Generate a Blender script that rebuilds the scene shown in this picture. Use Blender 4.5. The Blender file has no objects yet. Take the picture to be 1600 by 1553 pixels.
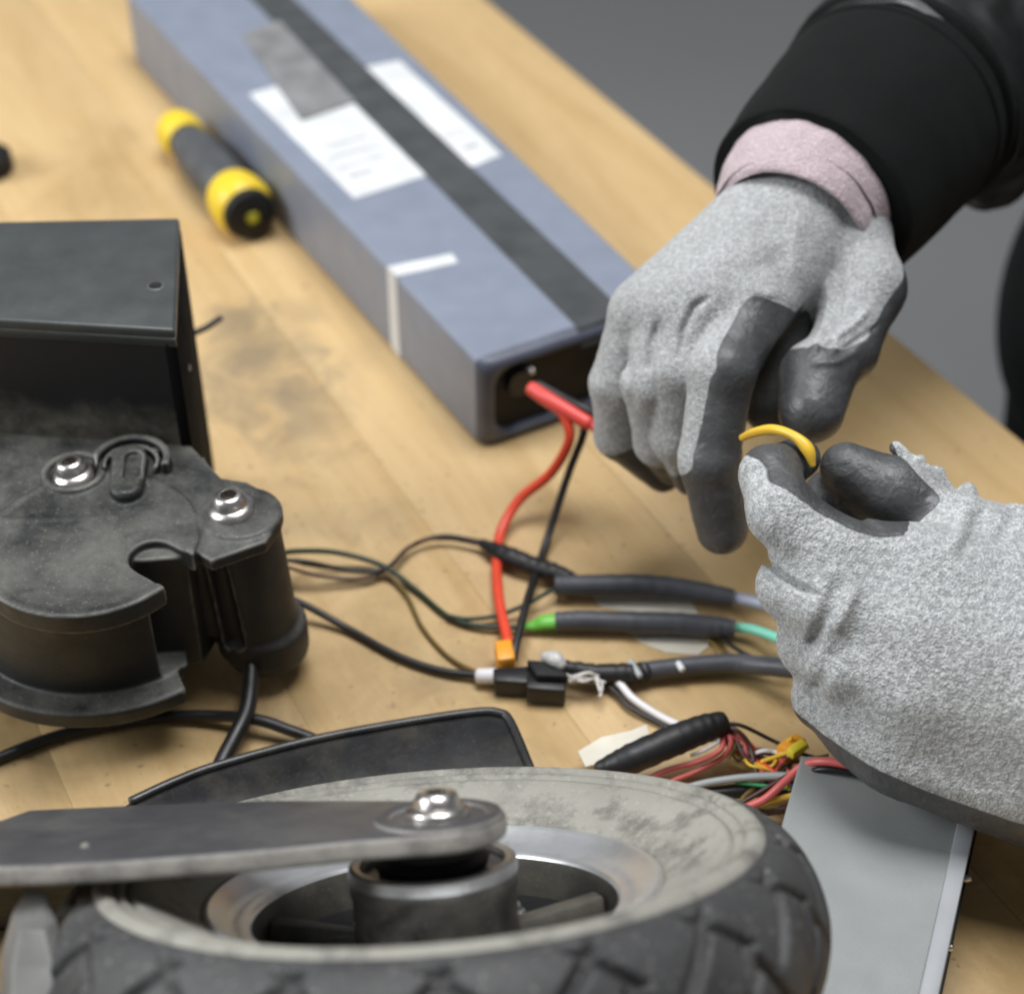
import bpy, bmesh, math, random
import numpy as np
from mathutils import Vector, Matrix
random.seed(7); np.random.seed(7)
S = 0.01                                    # everything below is written in centimetres
sc = bpy.context.scene
# ------------------------------------------------------------------ camera
FPX = 2740.; PITCH = math.radians(40); CH = 48.5; CY = CH / math.tan(PITCH)
CAM = np.array([0, -CY, CH])
eR = np.array([1., 0, 0]); eU = np.array([0, math.sin(PITCH), math.cos(PITCH)]); eF = np.array([0, math.cos(PITCH), -math.sin(PITCH)])
cd = bpy.data.cameras.new('camera'); cam = bpy.data.objects.new('camera', cd); sc.collection.objects.link(cam)
cam.location = Vector(CAM * S); cam.rotation_euler = (math.radians(50), 0, 0)
cd.sensor_width = 36; cd.lens = 36 * FPX / 1600; cd.clip_start = 0.01; cd.clip_end = 50
cd.dof.use_dof = True; cd.dof.focus_distance = 0.57; cd.dof.aperture_fstop = 7.0
sc.camera = cam
# ------------------------------------------------------------------ light
w = bpy.data.worlds.new('World'); sc.world = w; w.use_nodes = True
w.node_tree.nodes['Background'].inputs[0].default_value = (0.86, 0.93, 1, 1)
w.node_tree.nodes['Background'].inputs[1].default_value = 0.15
def area(name, loc, target, sx, sy, power, col):
    l = bpy.data.lights.new(name, 'AREA'); l.shape = 'RECTANGLE'; l.size = sx; l.size_y = sy; l.energy = power; l.color = col
    o = bpy.data.objects.new(name, l); sc.collection.objects.link(o); o.location = loc
    o.rotation_euler = (Vector(target) - Vector(loc)).to_track_quat('-Z', 'Y').to_euler(); return o
area('window_light', (-2.75, -0.25, 1.7), (0, 0.05, 0), 1.5, 1.5, 80, (.965, .985, 1))
area('ceiling_light', (0.15, 0.22, 2.25), (.05, -0.05, 0), 1.5, 1.0, 60, (.99, .99, 1))
sc.view_settings.view_transform = 'Standard'; sc.view_settings.look = 'None'; sc.view_settings.exposure = 0; sc.view_settings.gamma = 1
sc.cycles.filter_width = 2.0
sc.cycles.max_bounces = 6

# ------------------------------------------------------------------ points from the photograph
def ray(px, py): return eR * (px - 800) / FPX + eU * (776.5 - py) / FPX + eF
def at(px, py, z=0.):                       # on the horizontal plane at height z
    v = ray(px, py); return CAM + v * ((z - CAM[2]) / v[2])
def vd(px, py, d): return CAM + ray(px, py) * d      # at view depth d
# ------------------------------------------------------------------ objects
ROOTLOC = {}
def link(o): sc.collection.objects.link(o)
def thing(name, label, cat, base=(0, 0, 0), group=None):
    o = bpy.data.objects.new(name, None); link(o); o.empty_display_size = .01
    o.location = Vector(np.array(base) * S); o['label'] = label; o['category'] = cat
    if group: o['group'] = group
    ROOTLOC[o.name] = np.array(base, float); return o
def tag(o, label, cat, group=None):
    o['label'] = label; o['category'] = cat
    if group: o['group'] = group
    return o
def mo(name, verts, faces, m, parent=None, smooth=True, label=None, auto=None, base=None):
    verts = np.asarray(verts, float)
    if parent is not None: b = ROOTLOC[parent.name]
    elif base is not None: b = np.array(base, float)
    else: b = np.array([verts[:, 0].mean(), verts[:, 1].mean(), verts[:, 2].min()])
    me = bpy.data.meshes.new(name)
    vv = (verts - b) * S
    if isinstance(faces, np.ndarray):
        n = len(faces); me.vertices.add(len(vv)); me.vertices.foreach_set('co', vv.astype(np.float32).ravel())
        me.loops.add(n * 4); me.loops.foreach_set('vertex_index', faces.astype(np.int32).ravel())
        me.polygons.add(n); me.polygons.foreach_set('loop_start', np.arange(n, dtype=np.int32) * 4)
        me.update(calc_edges=True); me.validate()
    else:
        me.from_pydata(vv.tolist(), [], [tuple(int(i) for i in f) for f in faces])
    o = bpy.data.objects.new(name, me); link(o)
    if parent is not None: o.parent = parent
    else: o.location = Vector(b * S)
    ROOTLOC[o.name] = b
    me.polygons.foreach_set('use_smooth', [smooth] * len(me.polygons))
    if m is not None: me.materials.append(m)
    if auto:
        bm = bmesh.new(); bm.from_mesh(me)
        for e in bm.edges:
            if len(e.link_faces) == 2 and e.calc_face_angle(0) > math.radians(auto): e.smooth = False
        bm.to_mesh(me); bm.free()
    if label: o['label'] = label
    return o
def bevelled(verts, faces, w, seg=2):
    bm = bmesh.new(); vs = [bm.verts.new(v) for v in verts]
    for f in faces: bm.faces.new([vs[i] for i in f])
    bmesh.ops.recalc_face_normals(bm, faces=bm.faces)
    if w > 0: bmesh.ops.bevel(bm, geom=list(bm.edges), offset=w, segments=seg, profile=.5, affect='EDGES', clamp_overlap=True)
    bm.verts.ensure_lookup_table()
    V = np.array([v.co[:] for v in bm.verts]); Fc = [[v.index for v in f.verts] for f in bm.faces]
    bm.verts.index_update(); Fc = [[v.index for v in f.verts] for f in bm.faces]; bm.free(); return V, Fc
def prism_vf(bottom, top, w=0.05, seg=2):
    n = len(bottom); V = [*map(tuple, bottom), *map(tuple, top)]
    F = [list(range(n))[::-1], list(range(n, 2 * n))] + [[i, (i + 1) % n, n + (i + 1) % n, n + i] for i in range(n)]
    return bevelled(V, F, w, seg)
def prism(name, bottom, top, m, parent=None, w=.05, seg=2, **k):
    V, F = prism_vf(bottom, top, w, seg); return mo(name, V, F, m, parent, auto=40, **k)
def slab(name, poly, z0, z1, m, parent=None, w=.05, seg=2, **k):       # poly of (x,y)
    return prism(name, [(p[0], p[1], z0) for p in poly], [(p[0], p[1], z1) for p in poly], m, parent, w, seg, **k)
def frame_of(n, ref=(1, 0, 0)):
    n = np.array(n, float); n /= np.linalg.norm(n); u = np.array(ref, float); u -= n * (u @ n)
    u /= np.linalg.norm(u); return u, np.cross(n, u), n
def lathe_vf(prof, c, n, ref=(1, 0, 0), seg=64, closed=False, fn=None):
    u, v, n = frame_of(n, ref); c = np.array(c, float); V = []; F = []
    m = len(prof)
    for i in range(seg):
        a = 2 * math.pi * i / seg
        for j, (r, h) in enumerate(prof): V.append(c + (u * math.cos(a) + v * math.sin(a)) * r + n * h)
    for i in range(seg):
        for j in range(m if closed else m - 1):
            a, b = i * m + j, i * m + (j + 1) % m; c2, d = ((i + 1) % seg) * m + (j + 1) % m, ((i + 1) % seg) * m + j
            F.append([a, d, c2, b])
    return np.array(V), F
def lathe(name, prof, c, n, m, parent=None, seg=64, auto=35, closed=False, **k):
    V, F = lathe_vf(prof, c, n, seg=seg, closed=closed)
    # merge poles
    bm = bmesh.new(); vs = [bm.verts.new(p) for p in V]
    for f in F: 
        try: bm.faces.new([vs[i] for i in f])
        except ValueError: pass
    bmesh.ops.remove_doubles(bm, verts=bm.verts, dist=1e-4); bmesh.ops.recalc_face_normals(bm, faces=bm.faces)
    bm.verts.index_update(); V = np.array([v.co[:] for v in bm.verts]); F = [[v.index for v in f.verts] for f in bm.faces]; bm.free()
    return mo(name, V, F, m, parent, auto=auto, **k)
def catmull(P, n=10):
    P = np.array(P, float); Q = np.vstack([2 * P[0] - P[1], P, 2 * P[-1] - P[-2]]); out = []
    for i in range(1, len(Q) - 2):
        p0, p1, p2, p3 = Q[i - 1:i + 3]
        for t in np.linspace(0, 1, n, endpoint=False):
            out.append(.5 * (2 * p1 + (p2 - p0) * t + (2 * p0 - 5 * p1 + 4 * p2 - p3) * t * t + (3 * p1 - p0 - 3 * p2 + p3) * t ** 3))
    out.append(P[-1]); return np.array(out)
def tube_vf(P, R, seg=12, n=10, rounded=True, flat=1.0, wob=0):
    """P list of points, R radius or list of radii at those points"""
    P = np.array(P, float); R = [R] * len(P) if np.isscalar(R) else list(R)
    A = catmull(np.hstack([P, np.array(R, float)[:, None]]), n); C = A[:, :3]; r = np.abs(A[:, 3])
    if wob: r = r * (1 + wob * np.sin(np.arange(len(r)) * 1.7) * np.random.rand(len(r)))
    T = np.gradient(C, axis=0); T /= np.linalg.norm(T, axis=1)[:, None] + 1e-12
    if rounded:
        C = np.vstack([C[0] - T[0] * r[0] * .45, C[0] - T[0] * r[0] * .3, C, C[-1] + T[-1] * r[-1] * .3, C[-1] + T[-1] * r[-1] * .45])
        r = np.concatenate([[r[0] * .55, r[0] * .86], r, [r[-1] * .86, r[-1] * .55]]); T = np.vstack([T[0], T[0], T, T[-1], T[-1]])
    u = np.cross(T[0], [0, 0, 1.]);
    if np.linalg.norm(u) < 1e-3: u = np.array([1., 0, 0])
    V = []
    for i in range(len(C)):
        u = u - T[i] * (u @ T[i]); u /= np.linalg.norm(u); v = np.cross(T[i], u)
        for k in range(seg):
            a = 2 * math.pi * k / seg; V.append(C[i] + (u * math.cos(a) + v * math.sin(a) * flat) * r[i])
    F = [[i * seg + k, i * seg + (k + 1) % seg, (i + 1) * seg + (k + 1) % seg, (i + 1) * seg + k] for i in range(len(C) - 1) for k in range(seg)]
    F += [list(range(seg))[::-1], list(range((len(C) - 1) * seg, len(C) * seg))]
    return np.array(V), F
def tube(name, P, R, m, parent=None, seg=12, n=10, **k):
    kw = {q: k.pop(q) for q in ('rounded', 'flat', 'wob') if q in k}
    V, F = tube_vf(P, R, seg, n, **kw); return mo(name, V, F, m, parent, auto=50, **k)
def wire(name, pts, r, m, parent=None, lift=0., **k):        # points as (px, py, z of the centre)
    return tube(name, [at(a, b, c + lift) for a, b, c in pts], r, m, parent, **k)

# ------------------------------------------------------------------ signed distance toolkit
def surface_nets(f, lo, hi, h):
    lo = np.array(lo, float); n = np.ceil((np.array(hi) - lo) / h).astype(int) + 1
    ax = [lo[i] + np.arange(n[i]) * h for i in range(3)]
    K = 5; nc = (n + K - 1) // K; C3 = np.stack(np.meshgrid(*[lo[i] + (np.arange(nc[i]) * K + (K - 1) / 2) * h for i in range(3)], indexing='ij'), -1)
    Gc = f(C3.reshape(-1, 3)).reshape(nc)                     # coarse pass, then only the blocks near the surface
    G = np.repeat(np.repeat(np.repeat(Gc, K, 0), K, 1), K, 2)[:n[0], :n[1], :n[2]].astype(np.float32)
    near = np.argwhere(np.abs(G) < K * h * 1.35 + .12)
    for i0 in range(0, len(near), 200000):
        q = near[i0:i0 + 200000]; G[tuple(q.T)] = f(lo + q * h)
    s = G < 0
    c = s[:-1, :-1, :-1].astype(np.int8)
    tot = sum(s[a:n[0] - 1 + a, b:n[1] - 1 + b, d:n[2] - 1 + d].astype(np.int8) for a in (0, 1) for b in (0, 1) for d in (0, 1))
    act = (tot > 0) & (tot < 8); idx = -np.ones(act.shape, np.int64); ijk = np.argwhere(act); idx[act] = np.arange(len(ijk))
    acc = np.zeros((len(ijk), 3)); cnt = np.zeros(len(ijk))
    cor = [(a, b, d) for a in (0, 1) for b in (0, 1) for d in (0, 1)]
    for p in cor:
        for q in cor:
            if p < q and sum(abs(x - y) for x, y in zip(p, q)) == 1:
                g0 = G[tuple((ijk + p).T)]; g1 = G[tuple((ijk + q).T)]; mk = (g0 < 0) != (g1 < 0)
                t = np.where(mk, g0 / (g0 - g1 + 1e-20), 0)[:, None]
                acc += mk[:, None] * (np.array(p) + (np.array(q) - np.array(p)) * t); cnt += mk
    V = lo + (ijk + acc / cnt[:, None]) * h
    Fs = []
    for a in range(3):
        b, d = (a + 1) % 3, (a + 2) % 3
        sl0 = [slice(None)] * 3; sl1 = [slice(None)] * 3; sl0[a] = slice(0, -1); sl1[a] = slice(1, None)
        for q in (b, d): sl0[q] = slice(1, -1); sl1[q] = slice(1, -1)
        ch = s[tuple(sl0)] != s[tuple(sl1)]; e = np.argwhere(ch)
        if not len(e): continue
        ins = s[tuple(sl0)][ch]; e2 = e.copy(); e2[:, b] += 1; e2[:, d] += 1
        def cell(ob, od):
            k = e2.copy(); k[:, b] += ob; k[:, d] += od; return idx[tuple(k.T)]
        q = np.stack([cell(-1, -1), cell(0, -1), cell(0, 0), cell(-1, 0)], 1)
        q[~ins] = q[~ins][:, ::-1]; Fs.append(q)
    F = np.vstack(Fs); F = F[(F >= 0).all(1)]
    for _ in range(2):
        g = grad(f, V, h * .5); V = V - g * np.clip(f(V), -h * .5, h * .5)[:, None]
    return V, F
def grad(f, V, e):
    g = np.stack([f(V + np.eye(3)[i] * e) - f(V - np.eye(3)[i] * e) for i in range(3)], 1); return g / (np.linalg.norm(g, axis=1)[:, None] + 1e-9)
def smin(a, b, k):
    h = np.clip(.5 + .5 * (b - a) / k, 0, 1); return b + (a - b) * h - k * h * (1 - h)
def smax(a, b, k): return -smin(-a, -b, k)
def s_cone(P, a, b, r1, r2):
    a = np.asarray(a); b = np.asarray(b); ba = b - a; t = np.clip(((P - a) @ ba) / (ba @ ba), 0, 1)
    return np.linalg.norm(P - a - t[:, None] * ba, axis=1) - (r1 + (r2 - r1) * t)
def s_poly(XY, poly):
    poly = np.array(poly, float); d = np.full(len(XY), 1e9); inside = np.zeros(len(XY), bool); n = len(poly)
    for i in range(n):
        a, b = poly[i], poly[(i + 1) % n]; e = b - a; w_ = XY - a
        t = np.clip((w_ @ e) / (e @ e), 0, 1); d = np.minimum(d, np.linalg.norm(w_ - t[:, None] * e, axis=1))
        c = (a[1] > XY[:, 1]) != (b[1] > XY[:, 1])
        if abs(e[1]) > 1e-9: inside ^= c & (XY[:, 0] < e[0] * (XY[:, 1] - a[1]) / e[1] + a[0])
    return np.where(inside, -d, d)
def s_ext(d2, z, z0, z1, r=.08):
    a = d2 + r; b = np.abs(z - (z0 + z1) / 2) - (z1 - z0) / 2 + r
    return np.minimum(np.maximum(a, b), 0) + np.sqrt(np.maximum(a, 0) ** 2 + np.maximum(b, 0) ** 2) - r
def s_cyl(P, c, r, z0, z1, rd=.08): return s_ext(np.hypot(P[:, 0] - c[0], P[:, 1] - c[1]) - r, P[:, 2], z0, z1, rd)
_pt = np.random.RandomState(3).permutation(256); _pt = np.concatenate([_pt, _pt, _pt]); _gv = np.random.RandomState(4).normal(size=(256, 3)); _gv /= np.linalg.norm(_gv, axis=1)[:, None]
def gnoise(P):
    I = np.floor(P).astype(int); Fr = P - I; I &= 255; u = Fr ** 3 * (Fr * (Fr * 6 - 15) + 10); r = 0
    for a in (0, 1):
        for b in (0, 1):
            for d in (0, 1):
                g = _gv[_pt[_pt[_pt[I[:, 0] + a & 255] + (I[:, 1] + b & 255)] + (I[:, 2] + d & 255)]]
                dt = (g * (Fr - [a, b, d])).sum(1)
                r = r + dt * (u[:, 0] if a else 1 - u[:, 0]) * (u[:, 1] if b else 1 - u[:, 1]) * (u[:, 2] if d else 1 - u[:, 2])
    return r
def add_attr(o, name, vals):
    a = o.data.attributes.new(name, 'FLOAT', 'POINT'); a.data.foreach_set('value', np.asarray(vals, np.float32))

# ------------------------------------------------------------------ materials
def lin(c): return tuple(((x / 255) / 12.92 if x <= 10 else ((x / 255 + .055) / 1.055) ** 2.4) for x in c) + (1,)
class M:
    def __init__(s, name):
        s.m = bpy.data.materials.new(name); s.m.use_nodes = True; s.t = s.m.node_tree; s.n = s.t.nodes; s.l = s.t.links
        s.b = s.n['Principled BSDF']; s.tc = s.n.new('ShaderNodeTexCoord')
    def node(s, ty, ins=None, **props):
        x = s.n.new(ty)
        for k, v in props.items(): setattr(x, k, v)
        for k, v in (ins or {}).items(): s.set(x.inputs[k], v)
        return x
    def set(s, sock, v):
        if isinstance(v, bpy.types.NodeSocket): s.l.new(v, sock)
        elif sock.type == 'RGBA' and not hasattr(v, '__len__'): sock.default_value = (v, v, v, 1)
        elif sock.type == 'RGBA' and len(v) == 3: sock.default_value = (*v, 1)
        else: sock.default_value = v
    def P(s, **k):
        for a, v in k.items(): s.set(s.b.inputs[a.replace('_', ' ')], v)
        return s
    def map(s, scale=(1, 1, 1), rot=(0, 0, 0), loc=(0, 0, 0), src='Object'):
        return s.node('ShaderNodeMapping', {'Vector': s.tc.outputs[src], 'Scale': scale, 'Rotation': rot, 'Location': loc}).outputs[0]
    def noise(s, scale, detail=3, vec=None, rough=.5, dist=0):
        return s.node('ShaderNodeTexNoise', {'Vector': vec if vec is not None else s.tc.outputs['Object'], 'Scale': scale, 'Detail': detail, 'Roughness': rough, 'Distortion': dist}).outputs['Fac']
    def ramp(s, fac, stops):
        r = s.node('ShaderNodeValToRGB', {'Fac': fac}); e = r.color_ramp.elements
        while len(e) < len(stops): e.new(.5)
        for x, (p, c) in zip(e, stops):
            x.position = p; x.color = (c, c, c, 1) if not hasattr(c, '__len__') else ((*c, 1) if len(c) == 3 else c)
        return r.outputs[0]
    def mix(s, fac, a, b, mode='MIX'):
        x = s.node('ShaderNodeMix', data_type='RGBA', blend_type=mode)
        s.set(x.inputs[0], fac); s.set(x.inputs[6], a); s.set(x.inputs[7], b); return x.outputs[2]
    def math(s, op, a, b=0.):
        x = s.node('ShaderNodeMath', operation=op); s.set(x.inputs[0], a); s.set(x.inputs[1], b); return x.outputs[0]
    def bump(s, h, strength=.3, dist=.001, normal=None):
        x = s.node('ShaderNodeBump', {'Height': h, 'Strength': strength, 'Distance': dist})
        if normal is not None: s.l.new(normal, x.inputs['Normal'])
        s.l.new(x.outputs[0], s.b.inputs['Normal']); return x.outputs[0]

def plastic(name, col, rough=.45, dirt=0., dirtcol=(.25, .22, .17), bscale=400, bstr=.08, spec=.5, var=.25):
    m = M(name); nz = m.noise(60, 5); c = m.mix(m.ramp(nz, [(.3, 0.), (.7, 1.)]), [x * (1 - var) for x in col], [min(1, x * (1 + var)) for x in col])
    if dirt:
        d = m.ramp(m.noise(35, 8, rough=.65, dist=.4), [(.48 - .1 * dirt, 0.), (.75, 1.)]); d = m.math('MULTIPLY', d, dirt); c = m.mix(d, c, dirtcol)
        d2 = m.ramp(m.noise(900, 2), [(.62, 0.), (.7, 1.)]); c = m.mix(m.math('MULTIPLY', d2, dirt * .5), c, dirtcol)
    m.P(Base_Color=c, Roughness=m.ramp(m.noise(90, 4), [(.2, max(0, rough - .1)), (.8, min(1, rough + .12))])); m.b.inputs['Specular IOR Level'].default_value = spec
    m.bump(m.noise(bscale, 3), bstr, .0006); return m.m
# wooden boards: grain runs along each board (object x axis)
def wood():
    m = M('pale_wood'); oi = m.node('ShaderNodeObjectInfo')
    g = m.node('ShaderNodeNewGeometry'); pos = g.outputs['Position']
    ang = math.atan2(-.884, .467)
    rot = m.node('ShaderNodeMapping', {'Vector': pos, 'Rotation': (0, 0, -ang)}).outputs[0]
    off = m.node('ShaderNodeVectorMath', {0: rot, 1: oi.outputs['Random']}, operation='ADD').outputs[0]
    gr = m.node('ShaderNodeMapping', {'Vector': off, 'Scale': (1.0, 11, 11)}).outputs[0]
    n1 = m.noise(5, 6, gr, .6, .8); n2 = m.noise(46, 6, gr, .75)
    base = m.ramp(n1, [(.25, (.53, .355, .155)), (.5, (.63, .445, .22)), (.78, (.685, .505, .265))])
    c = m.mix(m.ramp(n2, [(.35, .35), (.7, 0.)]), base, (.42, .27, .12))
    c = m.mix(m.math('MULTIPLY', m.math('SUBTRACT', oi.outputs['Random'], .2), .16), c, (.50, .34, .16))
    big = m.ramp(m.noise(6.5, 3, pos, .5, .4), [(.42, 0.), (.68, 1.)]); c = m.mix(m.math('MULTIPLY', big, .18), c, (.48, .32, .15))
    # grey rubbed-in stains and broad darker brown patches, edges broken by noise
    def wood_patch(px, py, r, amt, sx=1., sy=1., a=0.):
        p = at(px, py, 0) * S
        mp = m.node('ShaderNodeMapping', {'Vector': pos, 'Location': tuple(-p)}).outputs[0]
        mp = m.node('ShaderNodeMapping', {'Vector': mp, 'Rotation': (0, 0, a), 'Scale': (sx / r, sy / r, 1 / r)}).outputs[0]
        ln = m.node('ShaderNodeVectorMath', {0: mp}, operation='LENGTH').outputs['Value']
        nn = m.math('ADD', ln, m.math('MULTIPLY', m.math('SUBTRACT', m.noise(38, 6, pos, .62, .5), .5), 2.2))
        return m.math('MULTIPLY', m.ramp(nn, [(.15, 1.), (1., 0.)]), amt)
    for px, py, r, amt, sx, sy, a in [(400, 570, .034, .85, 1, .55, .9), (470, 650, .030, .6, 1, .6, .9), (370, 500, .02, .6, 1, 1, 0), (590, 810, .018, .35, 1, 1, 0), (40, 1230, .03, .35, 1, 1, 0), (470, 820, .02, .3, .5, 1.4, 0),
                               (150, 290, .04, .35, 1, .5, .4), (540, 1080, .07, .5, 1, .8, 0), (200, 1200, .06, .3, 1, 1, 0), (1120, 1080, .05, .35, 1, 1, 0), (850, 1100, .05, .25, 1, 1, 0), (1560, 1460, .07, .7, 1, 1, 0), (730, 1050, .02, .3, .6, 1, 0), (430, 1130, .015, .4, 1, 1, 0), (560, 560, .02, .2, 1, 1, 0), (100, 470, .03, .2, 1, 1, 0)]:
        c = m.mix(wood_patch(px, py, r, amt, sx, sy, a), c, (.24, .185, .115) if r < .035 else (.27, .17, .055))
    sp = m.ramp(m.noise(300, 1, pos), [(.70, 0.), (.77, .6)]); c = m.mix(sp, c, (.16, .10, .05))
    sp2 = m.ramp(m.noise(120, 2, pos, .6), [(.68, 0.), (.74, .5)]); c = m.mix(sp2, c, (.2, .14, .08))
    m.P(Base_Color=c, Roughness=m.ramp(n1, [(.2, .42), (.8, .58)])); m.bump(n2, .12, .0008); return m.m
def knit(name, c0, c1, c2, coat=True, scale=1., bs=.5, cf=.5):
    m = M(name); s1 = m.noise(1500 * scale, 3, None, .75); s2 = m.noise(520 * scale, 4, None, .6)
    c = m.mix(m.ramp(s1, [(.34, 0.), (.62, 1.)]), c0, c1); c = m.mix(m.ramp(s2, [(.42, 0.), (.60, cf)]), c, c2); c = m.mix(m.ramp(m.noise(60 * scale, 3), [(.45, 0.), (.75, .3)]), c, c2)
    vor = m.node('ShaderNodeTexVoronoi', {'Vector': m.tc.outputs['Object'], 'Scale': 1100 * scale}).outputs['Distance']
    h = m.math('ADD', m.math('ADD', m.math('MULTIPLY', vor, -.5), m.math('MULTIPLY', s1, .6)), m.math('MULTIPLY', s2, -1.3))
    if not coat:
        m.P(Base_Color=c, Roughness=.95); m.bump(h, .6, .0011); m.b.inputs['Sheen Weight'].default_value = .25; return m.m
    at_ = m.node('ShaderNodeAttribute', attribute_name='coat').outputs['Fac']
    e = m.math('ADD', at_, m.math('MULTIPLY', m.math('SUBTRACT', m.noise(140, 4), .5), .12))
    e = m.math('ADD', e, m.math('MULTIPLY', m.math('SUBTRACT', s1, .5), .10))
    k = m.ramp(e, [(.49, 0.), (.53, 1.)])
    rub = m.mix(m.ramp(m.noise(70, 5), [(.3, 0.), (.75, 1.)]), (.052, .053, .055), (.098, .10, .102))
    rub = m.mix(m.ramp(m.noise(600, 2), [(.6, 0.), (.7, .25)]), rub, (.16, .16, .155))
    m.P(Base_Color=m.mix(k, c, rub), Roughness=m.mix(k, (.95,) * 3, m.ramp(m.noise(120, 3), [(.3, (.34,) * 3), (.7, (.52,) * 3)])))
    hh = m.mix(k, h, m.math('ADD', m.math('MULTIPLY', m.noise(420, 4), .35), m.math('MULTIPLY', m.noise(130, 5, None, .6, 1.2), 1.1))); m.bump(hh, bs, .0009)
    m.set(m.b.inputs['Sheen Weight'], m.math('MULTIPLY', m.math('SUBTRACT', 1., k), .25)); return m.m
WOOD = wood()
KNIT_R = knit('melange_knit_glove', (.25, .26, .26), (.58, .59, .59), (.25, .255, .255), bs=.7, cf=.6)
KNIT_L = knit('melange_knit_glove_close', (.31, .325, .325), (.72, .735, .735), (.25, .26, .26), bs=.95, cf=.72)
CUFFK = knit('mauve_knit', (.34, .26, .28), (.66, .55, .58), (.42, .33, .35), coat=False)
JACKET = M('black_fleece'); JACKET.P(Base_Color=JACKET.mix(JACKET.noise(30, 4), (.004, .005, .005), (.009, .010, .010)), Roughness=.92)
JACKET.b.inputs['Sheen Weight'].default_value = .02; JACKET.b.inputs['Specular IOR Level'].default_value = .15; JACKET.bump(JACKET.noise(700, 3), .4, .0006); JACKET = JACKET.m
BATT = plastic('blue_grey_shrink_wrap', (.215, .242, .305), .42, 0, bscale=60, bstr=.12, var=.06)
BATT_END = plastic('wrap_end_fold', (.075, .085, .12), .4, 0, bscale=60, bstr=.6, var=.2)
BLACK = plastic('black_plastic', (.009, .009, .010), .42)
BLACKM = plastic('matte_black_rubber', (.011, .011, .012), .6, spec=.3)
STRIPE = plastic('dark_fabric_tape', (.050, .055, .057), .75, bscale=900, bstr=.3)
PATCH = plastic('grey_tape', (.20, .20, .20), .6)
PAPER = plastic('white_label_paper', (.66, .675, .68), .55, var=.10)
PRINT = plastic('faded_print', (.30, .30, .31), .6)
DECK = plastic('dark_painted_aluminium', (.058, .064, .064), .33, .12, (.16, .16, .15), 500, .06, var=.12)
def deckmat():
    m = M('hinge_plastic_dusty'); g = m.node('ShaderNodeNewGeometry'); pos = g.outputs['Position']
    c = m.mix(m.noise(50, 4), (.009, .010, .010), (.026, .027, .027))
    up = m.node('ShaderNodeSeparateXYZ', {0: g.outputs['Normal']}).outputs[2]
    d = m.ramp(m.noise(34, 8, pos, .7, .15), [(.38, 0.), (.70, 1.)]); d = m.math('MULTIPLY', d, m.ramp(up, [(.2, .02), (.9, .62)]))
    c = m.mix(d, c, (.20, .20, .175)); f = m.math('MULTIPLY', m.ramp(m.noise(1000, 2), [(.64, 0.), (.7, .35)]), m.ramp(up, [(.2, .15), (.9, 1.)])); c = m.mix(f, c, (.3, .29, .25)); m.b.inputs['Specular IOR Level'].default_value = .4
    at_ = m.node('ShaderNodeAttribute', attribute_name='worn').outputs['Fac']
    c = m.mix(m.math('MULTIPLY', at_, m.ramp(m.noise(200, 4), [(.3, .3), (.6, 1.)])), c, (.30, .29, .26))
    m.P(Base_Color=c, Roughness=m.ramp(m.noise(70, 4), [(.3, .42), (.7, .62)])); m.bump(m.noise(500, 4), .18, .0006); return m.m
HINGE = deckmat()
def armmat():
    m = M('grey_fork_paint'); g = m.node('ShaderNodeNewGeometry')
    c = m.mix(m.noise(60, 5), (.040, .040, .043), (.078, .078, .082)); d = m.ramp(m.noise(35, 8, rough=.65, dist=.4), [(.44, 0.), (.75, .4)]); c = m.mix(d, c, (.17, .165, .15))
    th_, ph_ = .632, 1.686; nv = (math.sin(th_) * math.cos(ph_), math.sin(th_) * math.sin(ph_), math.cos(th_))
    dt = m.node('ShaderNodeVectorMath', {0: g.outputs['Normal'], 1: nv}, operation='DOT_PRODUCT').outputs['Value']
    e = m.math('MULTIPLY', m.ramp(dt, [(.35, 1.), (.93, 0.)]), m.ramp(dt, [(-.5 + .5, 1.), (.0, 1.)])); e = m.math('MULTIPLY', e, m.ramp(m.noise(110, 5, rough=.7), [(.3, .35), (.6, 1.)]))  # lit side faces put into the colour as a lighter tone, broken by noise
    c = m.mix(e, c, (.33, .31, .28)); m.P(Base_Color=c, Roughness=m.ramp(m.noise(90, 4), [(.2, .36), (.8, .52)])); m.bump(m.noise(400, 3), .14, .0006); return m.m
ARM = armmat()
ARM_OLD = plastic('grey_fork_paint', (.085, .085, .088), .42, .35, (.24, .23, .20), 400, .12)
def deckface():
    m = M('deck_side_dusty'); g = m.node('ShaderNodeNewGeometry'); pos = g.outputs['Position']
    sz = m.node('ShaderNodeSeparateXYZ', {0: pos}); 
    n = m.noise(45, 7, pos, .65, .5)
    z = m.math('ADD', sz.outputs[2], m.math('MULTIPLY', m.math('SUBTRACT', n, .5), .035))
    k = m.node('ShaderNodeMapRange', {'Value': z, 'From Min': .098, 'From Max': .082, 'To Min': 0., 'To Max': 1.}).outputs[0]
    k = m.math('MULTIPLY', k, m.ramp(m.noise(160, 5, pos, .7), [(.35, .35), (.65, .9)]))
    c = m.mix(k, m.mix(m.noise(60, 3), (.008, .008, .009), (.014, .014, .014)), (.20, .185, .145))
    m.P(Base_Color=c, Roughness=.5); m.bump(m.noise(400, 3), .1, .0005); return m.m
DECKF = deckface()
ENDM = plastic('end_plate_black', (.006, .006, .006), .85, spec=.08)
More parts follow.
